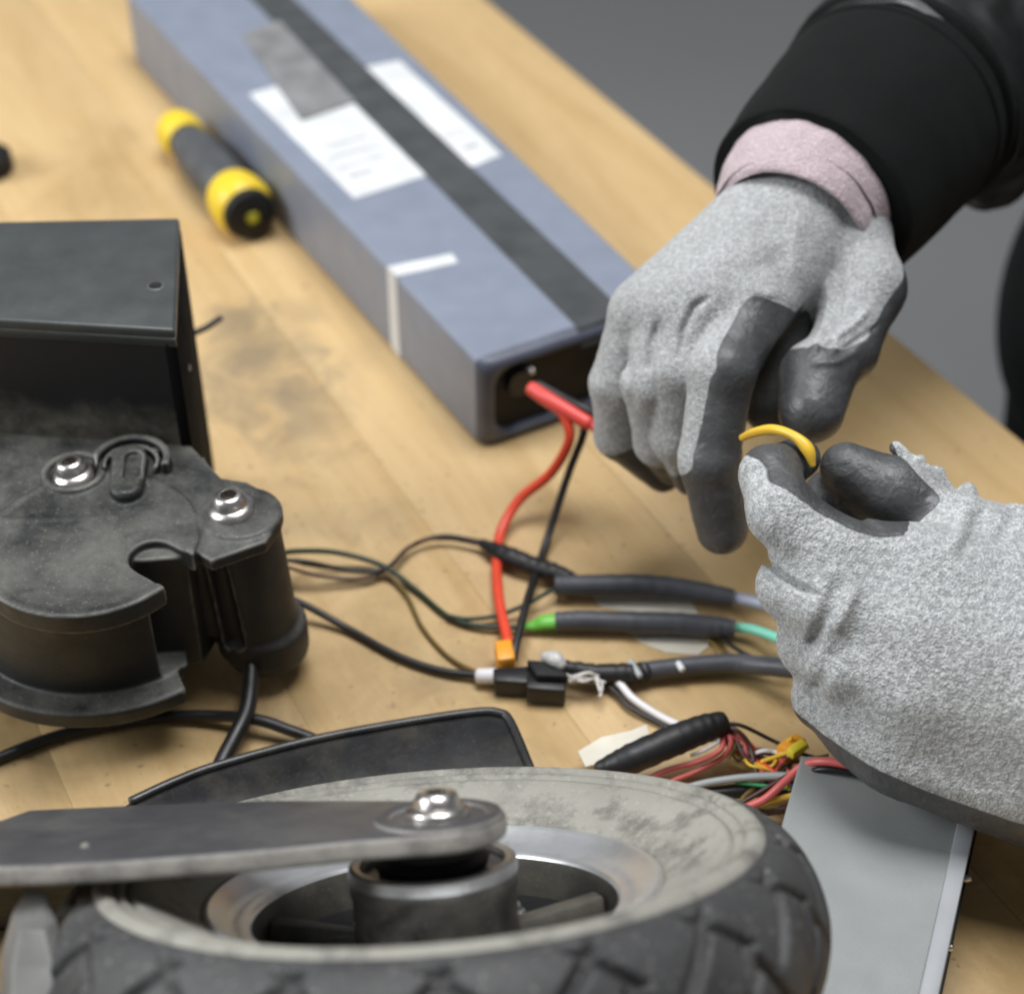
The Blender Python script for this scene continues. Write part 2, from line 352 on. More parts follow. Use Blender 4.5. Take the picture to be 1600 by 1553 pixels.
def tyremat(dust, dcol):
    m = M('tyre_rubber'); c = m.mix(m.noise(40, 4), (.018, .018, .019), (.038, .038, .040))
    d = m.ramp(m.noise(26, 8, rough=.66, dist=.4), [(.3, 0.), (.72, 1.)]); c = m.mix(m.math('MULTIPLY', d, dust), c, dcol)
    f = m.ramp(m.noise(700, 2), [(.64, 0.), (.72, .5)]); c = m.mix(f, c, (.34, .33, .30))
    m.P(Base_Color=c, Roughness=.62); m.bump(m.noise(260, 5, rough=.65), .35, .0007); return m.m
TYRE = tyremat(.5, (.12, .12, .118))
def sidewall():
    m = M('dusty_sidewall'); c = m.mix(m.noise(28, 6, rough=.6), (.19, .183, .155), (.385, .375, .325))
    d = m.ramp(m.noise(60, 8, rough=.75, dist=.15), [(.50, 0.), (.64, .85)]); c = m.mix(d, c, (.115, .112, .10))
    d = m.ramp(m.noise(24, 6, rough=.7, dist=.1), [(.56, 0.), (.66, .6)]); c = m.mix(d, c, (.17, .165, .15))
    f = m.ramp(m.noise(500, 3, rough=.7), [(.6, 0.), (.7, .5)]); c = m.mix(f, c, (.42, .41, .36))
    m.P(Base_Color=c, Roughness=.7); m.bump(m.noise(180, 6, rough=.7), .4, .0008); return m.m
SIDE = sidewall()
def metal(name, col, rough, bstr=.1, dirt=0.):
    m = M(name); c = m.mix(m.noise(80, 4), [x * .8 for x in col], col)
    if dirt: c = m.mix(m.ramp(m.noise(60, 6, rough=.7), [(.45, 0.), (.7, dirt)]), c, (.12, .11, .09))
    m.P(Base_Color=c, Metallic=1. if not dirt else .85, Roughness=rough); m.bump(m.noise(300, 4), bstr, .0005); return m.m
STEEL = metal('bright_screw_steel', (.80, .76, .72), .30, .3)
RIM = metal('machined_rim', (.86, .87, .88), .34, .15, .2); RIM.node_tree.nodes['Principled BSDF'].inputs['Metallic'].default_value = .8
HUBR = metal('hub_ring_metal', (.55, .55, .55), .35, .1, .4)
ALU = plastic('bead_blasted_aluminium', (.285, .30, .295), .5, bscale=1400, bstr=.2, var=.06)
ALU_D = plastic('plate_trim', (.36, .375, .39), .4, var=.06)
def wm(name, c, r=.38): return plastic(name, c, r, var=.08, bscale=200, bstr=.05)
W_RED = wm('red_silicone', (.78, .075, .035)); W_REDP = wm('red_sleeve', (.78, .085, .07)); W_BLK = wm('black_wire', (.012, .012, .012)); W_GRN = wm('dark_green_wire', (.018, .035, .018))
W_OLV = wm('olive_wire', (.16, .11, .03)); W_MINT = wm('mint_wire', (.22, .66, .50)); W_LIL = wm('lilac_wire', (.38, .40, .50)); W_WHT = wm('white_wire', (.72, .70, .70))
W_YEL = wm('yellow_wire', (.80, .50, .045)); W_ORG = wm('orange_terminal', (.85, .36, .03)); W_GREEN = wm('green_terminal', (.16, .52, .07)); W_PINK = wm('faded_red_wire', (.66, .13, .12))
W_BRN = wm('brown_wire', (.06, .025, .02)); W_GRY = wm('grey_wire', (.35, .37, .37)); W_CU = wm('frayed_strands', (.65, .62, .58))
SHRINK = plastic('grey_heat_shrink', (.060, .063, .075), .5, .15, (.14, .14, .15), 150, .35, var=.25)
SHRINKB = plastic('black_heat_shrink', (.012, .012, .013), .5, bscale=120, bstr=.5)
FROST = M('frosted_nylon'); FROST.P(Base_Color=(.75, .76, .76, 1), Roughness=.3); FROST.b.inputs['Transmission Weight'].default_value = .4; FROST = FROST.m
MASK = plastic('masking_tape', (.62, .58, .49), .6, bscale=90, bstr=.4, var=.12)
YEL = plastic('yellow_grip', (.78, .56, .03), .42, var=.05); GRIP = plastic('grey_grip', (.075, .08, .085), .5)
FLOORM = M('grey_floor'); FLOORM.P(Base_Color=FLOORM.mix(FLOORM.noise(1.2, 3), (.215, .215, .218), (.27, .27, .272)), Roughness=.6); FLOORM = FLOORM.m
BENCHM = plastic('bench_steel', (.1, .1, .11), .5)

# ================================================================== SETTING
fl = mo('floor', [(-600, -400, -82), (600, -400, -82), (600, 800, -82), (-600, 800, -82)], [[0, 1, 2, 3]], FLOORM, smooth=False); fl['kind'] = 'structure'
# ================================================================== workbench
Ed = np.array([.467, -.884]); Nd = np.array([.884, .467])
bench = thing('workbench', 'pale wooden workbench top of long glued boards, scuffed and stained', 'workbench', (-10, 0, -82))
seams = [22.0, 13.35, 4.72, -4.05, -12.9, -21.8, -30.6, -39.4, -48.0]
for i in range(len(seams) - 1):
    a, b = seams[i] , seams[i + 1]; g = .004 if i != 2 and i != 1 else .012; l0, l1 = -95, 75
    q = [Ed * l0 + Nd * (b + g), Ed * l1 + Nd * (b + g), Ed * l1 + Nd * (a - g), Ed * l0 + Nd * (a - g)]
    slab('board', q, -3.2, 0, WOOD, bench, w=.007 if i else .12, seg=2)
for (l, n) in [(-85, 18), (65, 18), (-85, -44), (65, -44)]:
    c = Ed * l + Nd * n; slab('leg', [c + Ed * 3 + Nd * 3, c + Ed * 3 - Nd * 3, c - Ed * 3 - Nd * 3, c - Ed * 3 + Nd * 3], -82, -6.2, BENCHM, bench, w=.3)
for n in (18, -44):
    slab('rail', [Ed * -88 + Nd * (n - 2), Ed * 68 + Nd * (n - 2), Ed * 68 + Nd * (n + 2), Ed * -88 + Nd * (n + 2)], -6.2, -3.22, BENCHM, bench, w=.2)

# ================================================================== battery pack
O = np.array([-1.3, 3.2, 0]); Lv = np.array([-.4955, .8686, 0]); Wv = np.array([.8686, .4955, 0]); Lo = np.array([-.487, .873, 0]); Wo = np.array([.873, .487, 0]); Zv = np.array([0, 0, 1.])
batt = thing('battery_pack', 'long blue-grey wrapped battery pack with black stripe and white labels', 'battery', O + Lv * 22 + Wv * 5)
BW, BH, BL = 9.9, 4.6, 43.
def bsec(l, inset, rad, n=6, z0=0.):
    pts = []; BW = 9.85 + .042 * max(l, 0)
    for (cx, cz, a0) in [(inset + rad, inset * .8 + rad + z0, 180), (BW - inset - rad, inset * .8 + rad + z0, 270), (BW - inset - rad, BH - inset * .8 - rad, 0), (inset + rad, BH - inset * .8 - rad, 90)]:
        for k in range(n + 1):
            a = math.radians(a0 + 90 * k / n); pts.append(O + Lv * l + Wv * (cx + math.cos(a) * rad) + Zv * (cz + math.sin(a) * rad))
    return pts
def loft(name, secs, m, parent, cap0=True, cap1=True, **k):
    n = len(secs[0]); V = [p for s in secs for p in s]; F = [[i * n + j, i * n + (j + 1) % n, (i + 1) * n + (j + 1) % n, (i + 1) * n + j] for i in range(len(secs) - 1) for j in range(n)]
    if cap0: F.append(list(range(n))[::-1])
    if cap1: F.append(list(range((len(secs) - 1) * n, len(secs) * n)))
    return mo(name, V, F, m, parent, auto=38, **k)
loft('wrap', [bsec(.6, 0.0, .30)] + [bsec(l, 0., .26) for l in (1.6, 10, 20, 30, 43.4)] + [bsec(43.9, .12, .3), bsec(44.1, .5, .3)], BATT, batt, cap0=False)
loft('wrap_end', [bsec(.602, .002, .30), bsec(.3, .05, .45), bsec(.08, .18, .65), bsec(-.02, .36, .85), bsec(-.03, .52, .95), bsec(.06, .66, .95), bsec(.25, .72, .9), bsec(1.2, .74, .8)], BATT_END, batt, cap0=False, cap1=False)
loft('end_cap', [bsec(.40, .68, .9), bsec(.36, 1.2, .5)], BLACKM, batt, cap0=True, cap1=True)
def onb(l, w_, z): return O + Lo * l + Wo * w_ + Zv * z
def onn(l, w_, z): return O + Lv * l + Wv * w_ + Zv * z
def bslab(name, lw, z, t, m, **k):
    return prism(name, [onb(l, w_, z) for l, w_ in lw], [onb(l, w_, z + t) for l, w_ in lw], m, batt, w=0, **k)
bslab('label', [(28.0, .95), (28.2, 3.3), (27.6, 9.75), (15.6, 9.6), (15.3, 7.9), (15.6, 5.2), (15.3, 1.2)], BH, .012, PAPER, label='white paper label under the black stripe')
for l0, l1, w0, w1 in [(17.2, 17.45, 1.9, 3.2), (18.3, 18.4, 1.8, 4.6), (19.5, 19.6, 1.8, 4.7), (20.6, 20.7, 1.8, 4.4), (17.0, 17.25, 8.2, 9.0), (18.9, 19.0, 8.1, 9.2)]:
    bslab('print_line', [(l0, w0), (l0, w1), (l1, w1), (l1, w0)], BH + .012, .004, PRINT)
bslab('stripe', [(.3, 5.05), (.5, 7.5), (42.8, 7.9), (42.8, 5.7)], BH + .020, .03, STRIPE, label='black lengthwise fabric tape')
prism('stripe_end', [onn(.30, 4.95, BH + .03), onn(-.06, 5.0, BH - .75), onn(-.06, 7.5, BH - .75), onn(.30, 7.5, BH + .03)], [onn(.28, 4.95, BH + .06), onn(-.10, 5.0, BH - .73), onn(-.10, 7.5, BH - .73), onn(.28, 7.5, BH + .06)], STRIPE, batt, w=0)
bslab('tape_patch', [(23.8, 2.15), (24.3, 5.5), (35.4, 5.9), (34.6, 3.3)], BH + .060, .05, PATCH, label='grey tape patch')
bslab('corner_tape', [(9.0, -.07), (8.55, 3.05), (7.75, 2.95), (8.05, -.06)], BH + .004, .012, PAPER, label='white tape folded over the edge')
prism('corner_tape', [onn(9.0, -.005, .15), onn(8.05, -.005, .05), onn(8.05, -.005, BH + .016), onn(9.0, -.005, BH + .016)], [onn(9.0, -.02, .15), onn(8.05, -.02, .05), onn(8.05, -.02, BH + .016), onn(9.0, -.02, BH + .016)], PAPER, batt, w=0, label='white tape down the side')
# folded wrap and socket at the end
tube('socket', [onb(.9, 1.9, 2.9), onb(.0, 1.95, 2.95)], [.62, .62], BLACK, batt, seg=20, rounded=False)
tube('socket_pin', [onb(.3, 2.4, 3.5), onb(-.1, 2.45, 3.55)], [.16, .14], RIM, batt)

# battery lead
lead = thing('battery_lead', 'red and black power lead with red sleeve running from the battery end', 'cable', at(800, 850, 0))
rs = [vd(830, 607, 72.5), vd(862, 628, 72), vd(920, 662, 71.5)]
tube('red_sleeve', rs, [.30, .33, .30], W_REDP, lead, seg=14)
tube('red_stub', [vd(917, 660, 71.5), vd(960, 690, 71.3)], [.2, .2], W_REDP, lead)
tube('red_wire', [vd(866, 630, 71.9), vd(884, 655, 71.8), vd(889, 690, 72.), vd(860, 740, 73), at(812, 780, 1.2), at(783, 830, .5), at(776, 880, .35), at(780, 940, .5), at(793, 1000, .6), at(795, 1020, .6)], .215, W_RED, lead)
tube('black_wire', [vd(905, 655, 71.7), vd(912, 676, 71.8), vd(890, 735, 72.5), at(862, 820, .9), at(843, 880, .35), at(825, 935, 1.0), at(808, 1000, .9), at(802, 1030, .7)], .17, W_BLK, lead)
tube('black_wire', [vd(840, 600, 73), vd(880, 622, 72.5), vd(915, 640, 72), vd(950, 665, 72)], .18, W_BLK, lead)
slab('terminal', [at(772, 1008, .8)[:2], at(800, 1004, .8)[:2], at(806, 1036, .8)[:2], at(776, 1040, .8)[:2]], .35, 1.1, W_ORG, lead, w=.15)

# ================================================================== screwdriver
p0 = at(279, 206, 1.5); p1 = at(390, 335, 1.5); ax = (p1 - p0) / np.linalg.norm(p1 - p0); LL = np.linalg.norm(p1 - p0)
sd = thing('screwdriver', 'stubby yellow and grey screwdriver lying against the battery pack', 'screwdriver', (p0 + p1) / 2 - [0, 0, 1.5])
def seglathe(name, prof, m): return lathe(name, prof, p0, ax, m, sd, seg=40)
seglathe('collar', [(0, -1.3), (.5, -1.25), (.8, -1.0), (1.15, -.4), (1.30, .2), (1.25, .8), (1.1, 1.3), (0, 1.3)], YEL)
V, F = lathe_vf([(1.0, 1.2), (1.12, 2.0), (1.30, 3.2), (1.36, 5.0), (1.34, LL - 3.2), (1.25, LL - 2.0)], p0, ax, seg=72)
cc = p0 + ((V - p0) @ ax)[:, None] * ax; an = np.arctan2((V - cc) @ Zv, (V - cc) @ np.cross(ax, Zv)); V = cc + (V - cc) * (1 - .05 * (np.abs(np.sin(an * 4)) < .35))[:, None]
mo('grip', V, F, GRIP, sd, auto=60)
seglathe('ring', [(1.2, LL - 2.7), (1.42, LL - 2.4), (1.56, LL - 1.8), (1.62, LL - .9), (1.45, LL - .35), (1.2, LL - .1), (0.7, LL - .08)], YEL)
seglathe('end_cap', [(1.36, LL - .3), (1.40, LL - .02), (1.30, LL + .25), (1.0, LL + .42), (.45, LL + .45)], BLACKM)
seglathe('centre_dot', [(.34, LL + .42), (.30, LL + .5), (0, LL + .52)], wm('lime_dot', (.5, .5, .03)))

# small dark thing at the left edge
kn = lathe('rubber_cap', [(0, 0), (1.3, 0), (1.5, .3), (1.45, 1.0), (1.1, 1.3), (.5, 1.35), (.4, 1.0), (0, 1.0)], at(-20, 268, 0) , (0, 0, 1), BLACKM)
tag(kn, 'small round black rubber cap at the left edge beyond the screwdriver', 'cap')

# ================================================================== scooter deck
deck = thing('scooter_deck', 'black folded scooter deck end with moulded hinge and steel screws', 'scooter deck', (-17, -6, 0))
bR, fR = np.array([-12.94, 1.40]), np.array([-11.98, -6.3]); lft = np.array([-1, -.04]); lf2 = np.array([-1, .10])
bL, fL = bR + lft * 19, fR + lf2 * 19
bot = [(*fR, .4), (*bR, .4), (*bL, .4), (*fL, .4)]; top = [(*fR, 12.75), (*bR, 12.9), (*bL, 12.9), (*fL, 12.75)]
inr = np.array([-.35, 0])
# hollow profile: top, bottom, back and front walls with an open end
def wall(name, q0, q1, z0, z1, m, w=.08, **k):
    return None
slab('top_plate', [fR + [0, 0.02], bR, bL, fL + [0, 0.02]], 12.45, 13.0, DECK, deck, w=.12, seg=3)
slab('side_panel', [fR + [-.42, .05], fR + [-.42, .45], fL + [0, .45], fL + [0, .05]], .5, 12.44, DECKF, deck, w=.03)
slab('back_panel', [bR + [-.1, -.35], bR + [-.1, -.02], bL + [0, -.02], bL + [0, -.35]], .5, 12.44, BLACK, deck, w=.04)
slab('bottom_plate', [fR + [-.1, .1], bR + [-.1, -.1], bL, fL], .0, .49, BLACK, deck, w=.05)
dv = (bR - fR) / np.linalg.norm(bR - fR)
slab('end_plate', [fR + [-.40, .0], fR + [.0, .0], bR + [.0, .0], bR + [-.40, 0]], .45, 12.44, ENDM, deck, w=.04, label='black end plate of the deck')
# front lip of the top plate, bevel strip
prism('edge_trim', [(*(fR + [-.01, -.03]), 12.28), (*(fR + [-.01, .12]), 12.30), (*(fL + [0, .12]), 12.30), (*(fL + [0, -.03]), 12.28)], [(*(fR + [-.01, -.03]), 12.60), (*(fR + [-.01, .04]), 12.66), (*(fL + [0, .04]), 12.66), (*(fL + [0, -.03]), 12.60)], DECK, deck, w=.02)
hp = at(243, 447, 13.0); lathe('screw_hole', [(0, -.02), (.24, -.02), (.26, .015), (.20, .02), (.17, .004), (0, .004)], hp, (0, 0, 1), BLACKM, deck, seg=24)
lathe('rim_ring', [(.25, 0), (.30, .012), (.26, .02)], hp, (0, 0, 1), HUBR, deck, seg=24)
ep = vd(291, 575, 67.2); lathe('screw', [(0, .16), (.12, .14), (.17, .05), (.17, -.2)], ep, (1, -.3, .3), STEEL, deck, seg=20)
tube('zip_tie_tail', [at(300, 522, 5.5), at(322, 512, 5.6), at(345, 497, 5.7)], [.14, .14, .13], BLACK, deck, seg=8)

# hinge moulding, one continuous plastic piece
Z8 = 7.9
def q8(px, py, z=Z8): return at(px, py, z)[:2]
plate_poly = [q8(*a) for a in [(-90, 640), (60, 640), (150, 640), (250, 640), (345, 742), (385, 748), (425, 770), (437, 810), (415, 842), (330, 872), (305, 858), (262, 835), (225, 838), (203, 865), (215, 893), (262, 915), (200, 945), (130, 962), (0, 937), (-100, 890)]]
bc = q8(372, 800); b1 = q8(115, 738)
dc = q8(105, 860); 
# circle through the disc's front rim
def circ3(a, b, c):
    A = np.array([[2 * (b[0] - a[0]), 2 * (b[1] - a[1])], [2 * (c[0] - a[0]), 2 * (c[1] - a[1])]]); y = np.array([b @ b - a @ a, c @ c - a @ a]); o_ = np.linalg.solve(A, y); return o_, np.linalg.norm(o_ - a)
dc, dr = circ3(q8(0, 937), q8(130, 962), q8(262, 912))
lc, lr = circ3(at(0, 1112, 2.2)[:2], at(150, 1136, 2.2)[:2], at(290, 1098, 2.2)[:2])
def f_hinge(P):
    XY = P[:, :2]; z = P[:, 2]
    pl = s_ext(s_poly(XY, plate_poly), z, 7.25, Z8 - .12, .10)
    front = s_cyl(P, dc, dr, 7.05, Z8, .09)
    cut = s_ext(s_cone(np.c_[XY, 0 * z], np.array([*q8(238, 868), 0]), np.array([*q8(372, 940), 0]), .84, .95), z, 2.9, 9, .05)
    front = smax(front, -cut, .04); pl = smax(pl, -cut, .04)
    dish = s_cyl(P, dc, dr - .35, Z8 - .07, Z8 + .5, .06)
    body = s_cyl(P, lc, lr - 1.0, 2.4, 7.3, .12); body = smax(body, -cut, .08); body = smax(body, (XY[:, 0] + 11.75 + .25 * (XY[:, 1] + 13)) * .95, .12)
    lip = s_cyl(P, lc, lr, 2.1, 2.85, .16)
    lip = np.maximum(lip, (XY[:, 0] - (-11.75 - 0.45 * (XY[:, 1] + 14))) * .8)
    back = s_ext(s_poly(XY, [(-26, -6.6), (-11.5, -6.6), (-10.4, -9.0), (-11.4, -12.2), (-14, -12.5), (-26, -12.5)]), z, 2.2, 7.5, .1)
    d = np.minimum(smin(pl, front, .05), smin(body, lip, .15)); d = smin(d, back, .12); d = d + 0.
    # boss
    rr = 1.38 + np.clip((7.9 - z), 0, 7) * .035
    boss = np.maximum(np.hypot(XY[:, 0] - bc[0] - (7.9 - z) * .03, XY[:, 1] - bc[1]) - rr, np.abs(z - 4.75) - 3.13)
    flare = s_cyl(P, bc + [.42, .0], 1.62, 1.0, 2.6, .25)
    boss = smin(boss, flare, .35)
    web = s_ext(s_poly(XY, [bc + [-.3, 1.0], bc + [-.7, -1.55], bc + [-1.05, -1.3], (-12.6, -11.35), (-13.6, -11.3), (-12.2, -8.2)]), z, 2.3, 7.5, .12)
    web = smax(web, -s_cyl(P, (-11.6, -12.0), 1.0, 0, 2.9, .1), .1)
    boss = smin(boss, web, .15)
    slot = s_cone(P, np.array([*(bc + [-.72, -1.28]), 6.6]), np.array([*(bc + [-.45, -1.55]), 2.9]), .30, .34)
    boss = smax(boss, -slot, .08); ringd = np.abs(s_cone(P, np.array([*(bc + [-.72, -1.28]), 6.6]), np.array([*(bc + [-.45, -1.55]), 2.9]), .42, .46)) - .06
    boss = smin(boss, np.maximum(ringd, boss - .06), .05)
    d = smin(d, boss, .12)
    # top cap lip round the boss
    d = smin(d, s_cyl(P, bc + [.12, .05], 1.45, 7.3, 7.86, .12), .08)
    d = smax(d, -dish, .08)
    # raised details
    c3 = q8(206, 730); rd = np.hypot(XY[:, 0] - c3[0], XY[:, 1] - c3[1])
    arc1 = s_ext(np.abs(rd - 1.32) - .14, z, 7.5, 8.36, .12); arc1 = np.maximum(arc1, -(XY[:, 1] - c3[1] + .3))
    arc2 = s_ext(np.abs(rd - .98) - .08, z, 7.5, 8.2, .08); arc2 = np.maximum(arc2, -(XY[:, 1] - c3[1] + .3))
    cap2 = s_cone(np.c_[XY, 0 * z], np.array([*q8(203, 722), 0]), np.array([*q8(198, 768), 0]), .66, .60); bump = s_ext(cap2, z, 7.3, 8.25, .24)
    rec = s_cone(np.c_[XY, 0 * z], np.array([*q8(210, 724), 0]), np.array([*q8(207, 752), 0]), .30, .30); bump2 = s_ext(rec, z, 8.06, 9, .1)
    d = smin(d, arc1, .06); d = smin(d, arc2, .06); d = smin(d, bump, .08); d = smax(d, -bump2, .08)
    r1 = np.hypot(XY[:, 0] - b1[0], XY[:, 1] - b1[1])
    d = smin(d, s_ext(np.abs(r1 - 1.06) - .12, z, 7.5, 8.0, .1), .1)
    d = smax(d, -s_cyl(P, b1, .82, 7.6, 9, .05), .05)
    rib = s_cone(P, np.array([*q8(-60, 812), 7.76]), np.array([*q8(150, 806), 7.70]), .12, .10); d = smin(d, rib, .15)
    return d + .012 * gnoise(P * 1.3)
V, F = surface_nets(f_hinge, (-22, -17.2, .6), (-7.2, -5.2, 8.7), .095)
hg = mo('hinge_bracket', V, F, HINGE, deck, label='dusty black moulded hinge bracket')
# wear on convex edges
e = .16; g0 = f_hinge(V); lap = sum(f_hinge(V + np.eye(3)[i] * e) + f_hinge(V - np.eye(3)[i] * e) for i in range(3)) - 6 * g0
add_attr(hg, 'worn', np.clip((lap / e - .9) * .7, 0, .75))
SOCK = metal('dull_socket_steel', (.30, .27, .24), .45, .3)
def bolt(name, c, n, r, parent, h=.5, mat=None, washer=0.):
    mat = mat or STEEL
    u, v, nn = frame_of(n)
    prof = [(0, .52 * h), (r * .30, .52 * h), (r * .34, h * 1.0), (r * .46, h * 1.03), (r * .62, h * .92), (r * .70, h * .66), (r * .74, h * .38), (r * .96, h * .26), (r, h * .12), (r, -.1)]
    o = lathe(name, prof, c, n, mat, parent, seg=36, auto=50)
    lathe('hex_socket', [(0, .66 * h), (r * .285, .66 * h), (r * .30, h * .97)], c, n, SOCK, parent, seg=6, auto=20)
    if washer:
        wo = lathe('washer', [(r * .9, .0), (washer, 0.), (washer * 1.02, -.04), (washer * 1.02, -.12)], c, n, HUBR, parent, seg=36)
    return o
bolt('bolt', np.array([*b1, 7.72]), (-.12, .05, 1), .80, deck, .72)
bolt('bolt', np.array([*(q8(362, 796)), 7.86]), (-.1, .05, 1), .84, deck, .72)

# black cables under the hinge
cb = wire('brake_cable', [(-60, 1205, .25), (0, 1183, .25), (100, 1147, .25), (240, 1122, .3), (330, 1118, .5), (400, 1124, .8), (450, 1140, .6), (500, 1160, .3), (560, 1200, .3)], .22, BLACK, None, seg=12)
tag(cb, 'thin black cable curving across the bench below the hinge', 'cable')
cb = wire('thick_cable', [(392, 1010, 2.0), (392, 1060, 1.5), (386, 1110, 1.15), (368, 1150, .9), (345, 1195, .6), (330, 1240, .4)], .31, BLACK, None, seg=14)
tag(cb, 'thicker black cable dropping from the hinge boss to the wheel', 'cable')

# ================================================================== wheel and fork
WC = np.array([-2.263, -26.446, 9.478]); th, ph = .632, 1.686
Wn = np.array([math.sin(th) * math.cos(ph), math.sin(th) * math.sin(ph), math.cos(th)])
Wu, Wvv, _ = frame_of(Wn)
def wl(u, v, h): return WC + Wu * u + Wvv * v + Wn * h
def wpx(px, py, h):                          # pixel -> point on the plane at height h over the wheel face
    v = ray(px, py); c = WC + Wn * h; return CAM + v * (((c - CAM) @ Wn) / (v @ Wn))
wheel = thing('scooter_fork', 'scooter fork arm bolted over its small wheel with dusty treaded tyre', 'scooter fork', WC - [0, 0, 9.4])
# tyre: fine grid with cut grooves
nt, ns = 900, 84
prof = []
ctrl = [(9.22, -.06), (9.75, -.22), (10.3, -.75), (10.72, -1.6), (10.9, -2.6), (10.72, -3.7), (10.3, -4.5), (9.7, -5.1), (9.0, -5.35)]
cp = catmull([(a, b, 0) for a, b in ctrl], 12)[:, :2]; tt = np.linspace(0, len(cp) - 1, ns); prof = np.stack([np.interp(tt, np.arange(len(cp)), cp[:, i]) for i in (0, 1)], 1)
pn = np.gradient(prof, axis=0); pn = np.stack([-pn[:, 1], pn[:, 0]], 1); pn /= np.linalg.norm(pn, axis=1)[:, None]; pn *= np.sign(pn[:, :1] + 1e-9)
arc = np.concatenate([[0], np.cumsum(np.linalg.norm(np.diff(prof, axis=0), axis=1))])
TH, AR = np.meshgrid(np.arange(nt) / nt * 2 * np.pi, arc, indexing='ij')
X = TH * 10.6; per = 2 * np.pi * 10.6 / 18
mid = arc[-1] / 2; y = AR - mid
def gro(d, w_): return np.clip(1 - np.abs(d) / w_, 0, 1) ** .6
def wrapd(v, p): return (v + p / 2) % p - p / 2
tri = np.abs(wrapd(X, per)) / (per / 2)           # 0..1 zigzag
g = gro(y - (tri * 2 - 1) * 1.25, .27)
d1 = wrapd(X - np.abs(y) * .95, per) * .72; g = np.maximum(g, gro(d1, .21) * (np.abs(y) > .9))
d2 = wrapd(X + np.abs(y) * 1.15 + per * .5, per) * .66; g = np.maximum(g, gro(d2, .18) * (np.abs(y) > 1.6))
g = np.maximum(g, gro(wrapd(X + per * .24 + y * .2, per), .07) * (np.abs(y) > .4) * (np.abs(y) < 1.7))
edge = np.clip((AR - .25) / .35, 0, 1) * np.clip((arc[-1] - AR - .25) / .35, 0, 1)
dep = g * .36 * edge
Rr = prof[None, :, 0] - dep * pn[None, :, 0]; Hh = prof[None, :, 1] - dep * pn[None, :, 1]
V = WC + (Wu * np.cos(TH)[..., None] + Wvv * np.sin(TH)[..., None]) * Rr[..., None] + Wn * Hh[..., None]
I = np.arange(nt)[:, None] * ns + np.arange(ns - 1)[None]; J = (np.arange(nt)[:, None] + 1) % nt * ns + np.arange(ns - 1)[None]
F = np.stack([I, I + 1, J + 1, J], -1).reshape(-1, 4)
tyre = mo('tyre', V.reshape(-1, 3), F, TYRE, wheel, label='black diagonal-grooved tyre')
lathe('sidewall', [(6.42, -1.35), (6.5, -1.14), (6.62, -1.06), (7.1, -.80), (7.7, -.42), (8.15, -.18), (8.30, -.15), (8.38, -.24), (8.46, -.10), (8.62, -.02), (8.72, -.10), (8.82, .06), (9.0, .10), (9.2, .04), (9.3, -.1)], WC, Wn, SIDE, wheel, seg=160, auto=80, label='pale dusty tyre sidewall')
lathe('rim', [(6.5, -1.45), (6.42, -1.16), (6.28, -1.12), (6.15, -1.22), (5.9, -1.50), (5.55, -1.62), (5.3, -1.64), (5.16, -1.74), (5.12, -1.85)], WC, Wn, RIM, wheel, seg=128, auto=40)
lathe('rim_barrel', [(5.13, -1.80), (5.06, -2.1), (4.95, -4.2), (4.4, -4.5)], WC, Wn, plastic('dirty_barrel', (.045, .043, .037), .45, .5, (.2, .18, .13)), wheel, seg=96)
lathe('rim_web', [(5.1, -2.9), (4.4, -3.05), (3.2, -3.15), (2.2, -3.1), (2.0, -3.1)], WC, Wn, BLACKM, wheel, seg=96)
lathe('hub', [(0, -.55), (.9, -.55), (1.0, -.7), (2.0, -.72), (2.12, -.5), (2.28, -.48), (2.36, -.62), (2.36, -1.2), (2.30, -1.3), (2.34, -4.4)], WC, Wn, plastic('hub_black', (.025, .025, .027), .33, .75, (.24, .225, .19)), wheel, seg=96)
lathe('hub_ring', [(2.02, -.60), (2.06, -.44), (2.24, -.40), (2.36, -.46), (2.385, -.62), (2.385, -.80)], WC, Wn, HUBR, wheel, seg=96)
for k in range(5):                                        # web ribs and screws
    a = math.radians(20 + 72 * k); c, s_ = math.cos(a), math.sin(a); q = lambda r, t, h: wl(c * r - s_ * t, s_ * r + c * t, h)
    prism('spoke', [q(2.3, -.35, -3.2), q(4.95, -.5, -3.0), q(4.95, .5, -3.0), q(2.3, .35, -3.2)], [q(2.3, -.3, -2.5), q(4.97, -.35, -2.2), q(4.97, .35, -2.2), q(2.3, .3, -2.5)], plastic('spoke_grey%d' % 0, (.06, .058, .05), .5, .4) if k == 0 else bpy.data.materials['spoke_grey0'], wheel, w=.1)
    a += math.radians(36); bolt('rim_screw', wl(math.cos(a) * 3.7, math.sin(a) * 3.7, -3.05), Wn, .42, wheel, .35, mat=HUBR)
# machined valve segment on the rim at the right
pa = [(5.2, -16), (6.2, -18), (6.2, 24), (5.2, 20)]
def arcband(name, r0, r1, a0, a1, h0, h1, m, parent, n=16, r0b=None):
    V = []; 
    for i in range(n + 1):
        a = math.radians(a0 + (a1 - a0) * i / n); c, s_ = math.cos(a), math.sin(a)
        for r, h in ((r0, h0), (r1, h0), (r1, h1), (r0, h1)): V.append(wl(c * r, s_ * r, h))
    F = [[i * 4 + j, i * 4 + (j + 1) % 4, i * 4 + 4 + (j + 1) % 4, i * 4 + 4 + j] for i in range(n) for j in range(4)] + [[3, 2, 1, 0], [n * 4 + j for j in range(4)]]
    V, F = bevelled(V, F, 0); return mo(name, V, F, m, parent, auto=30)
# axle stack between hub and arm
lathe('axle_spacer', [(1.55, -.6), (1.62, -.35), (1.30, -.2), (1.25, .35), (1.5, .5)], WC, Wn, BLACKM, wheel, seg=48)
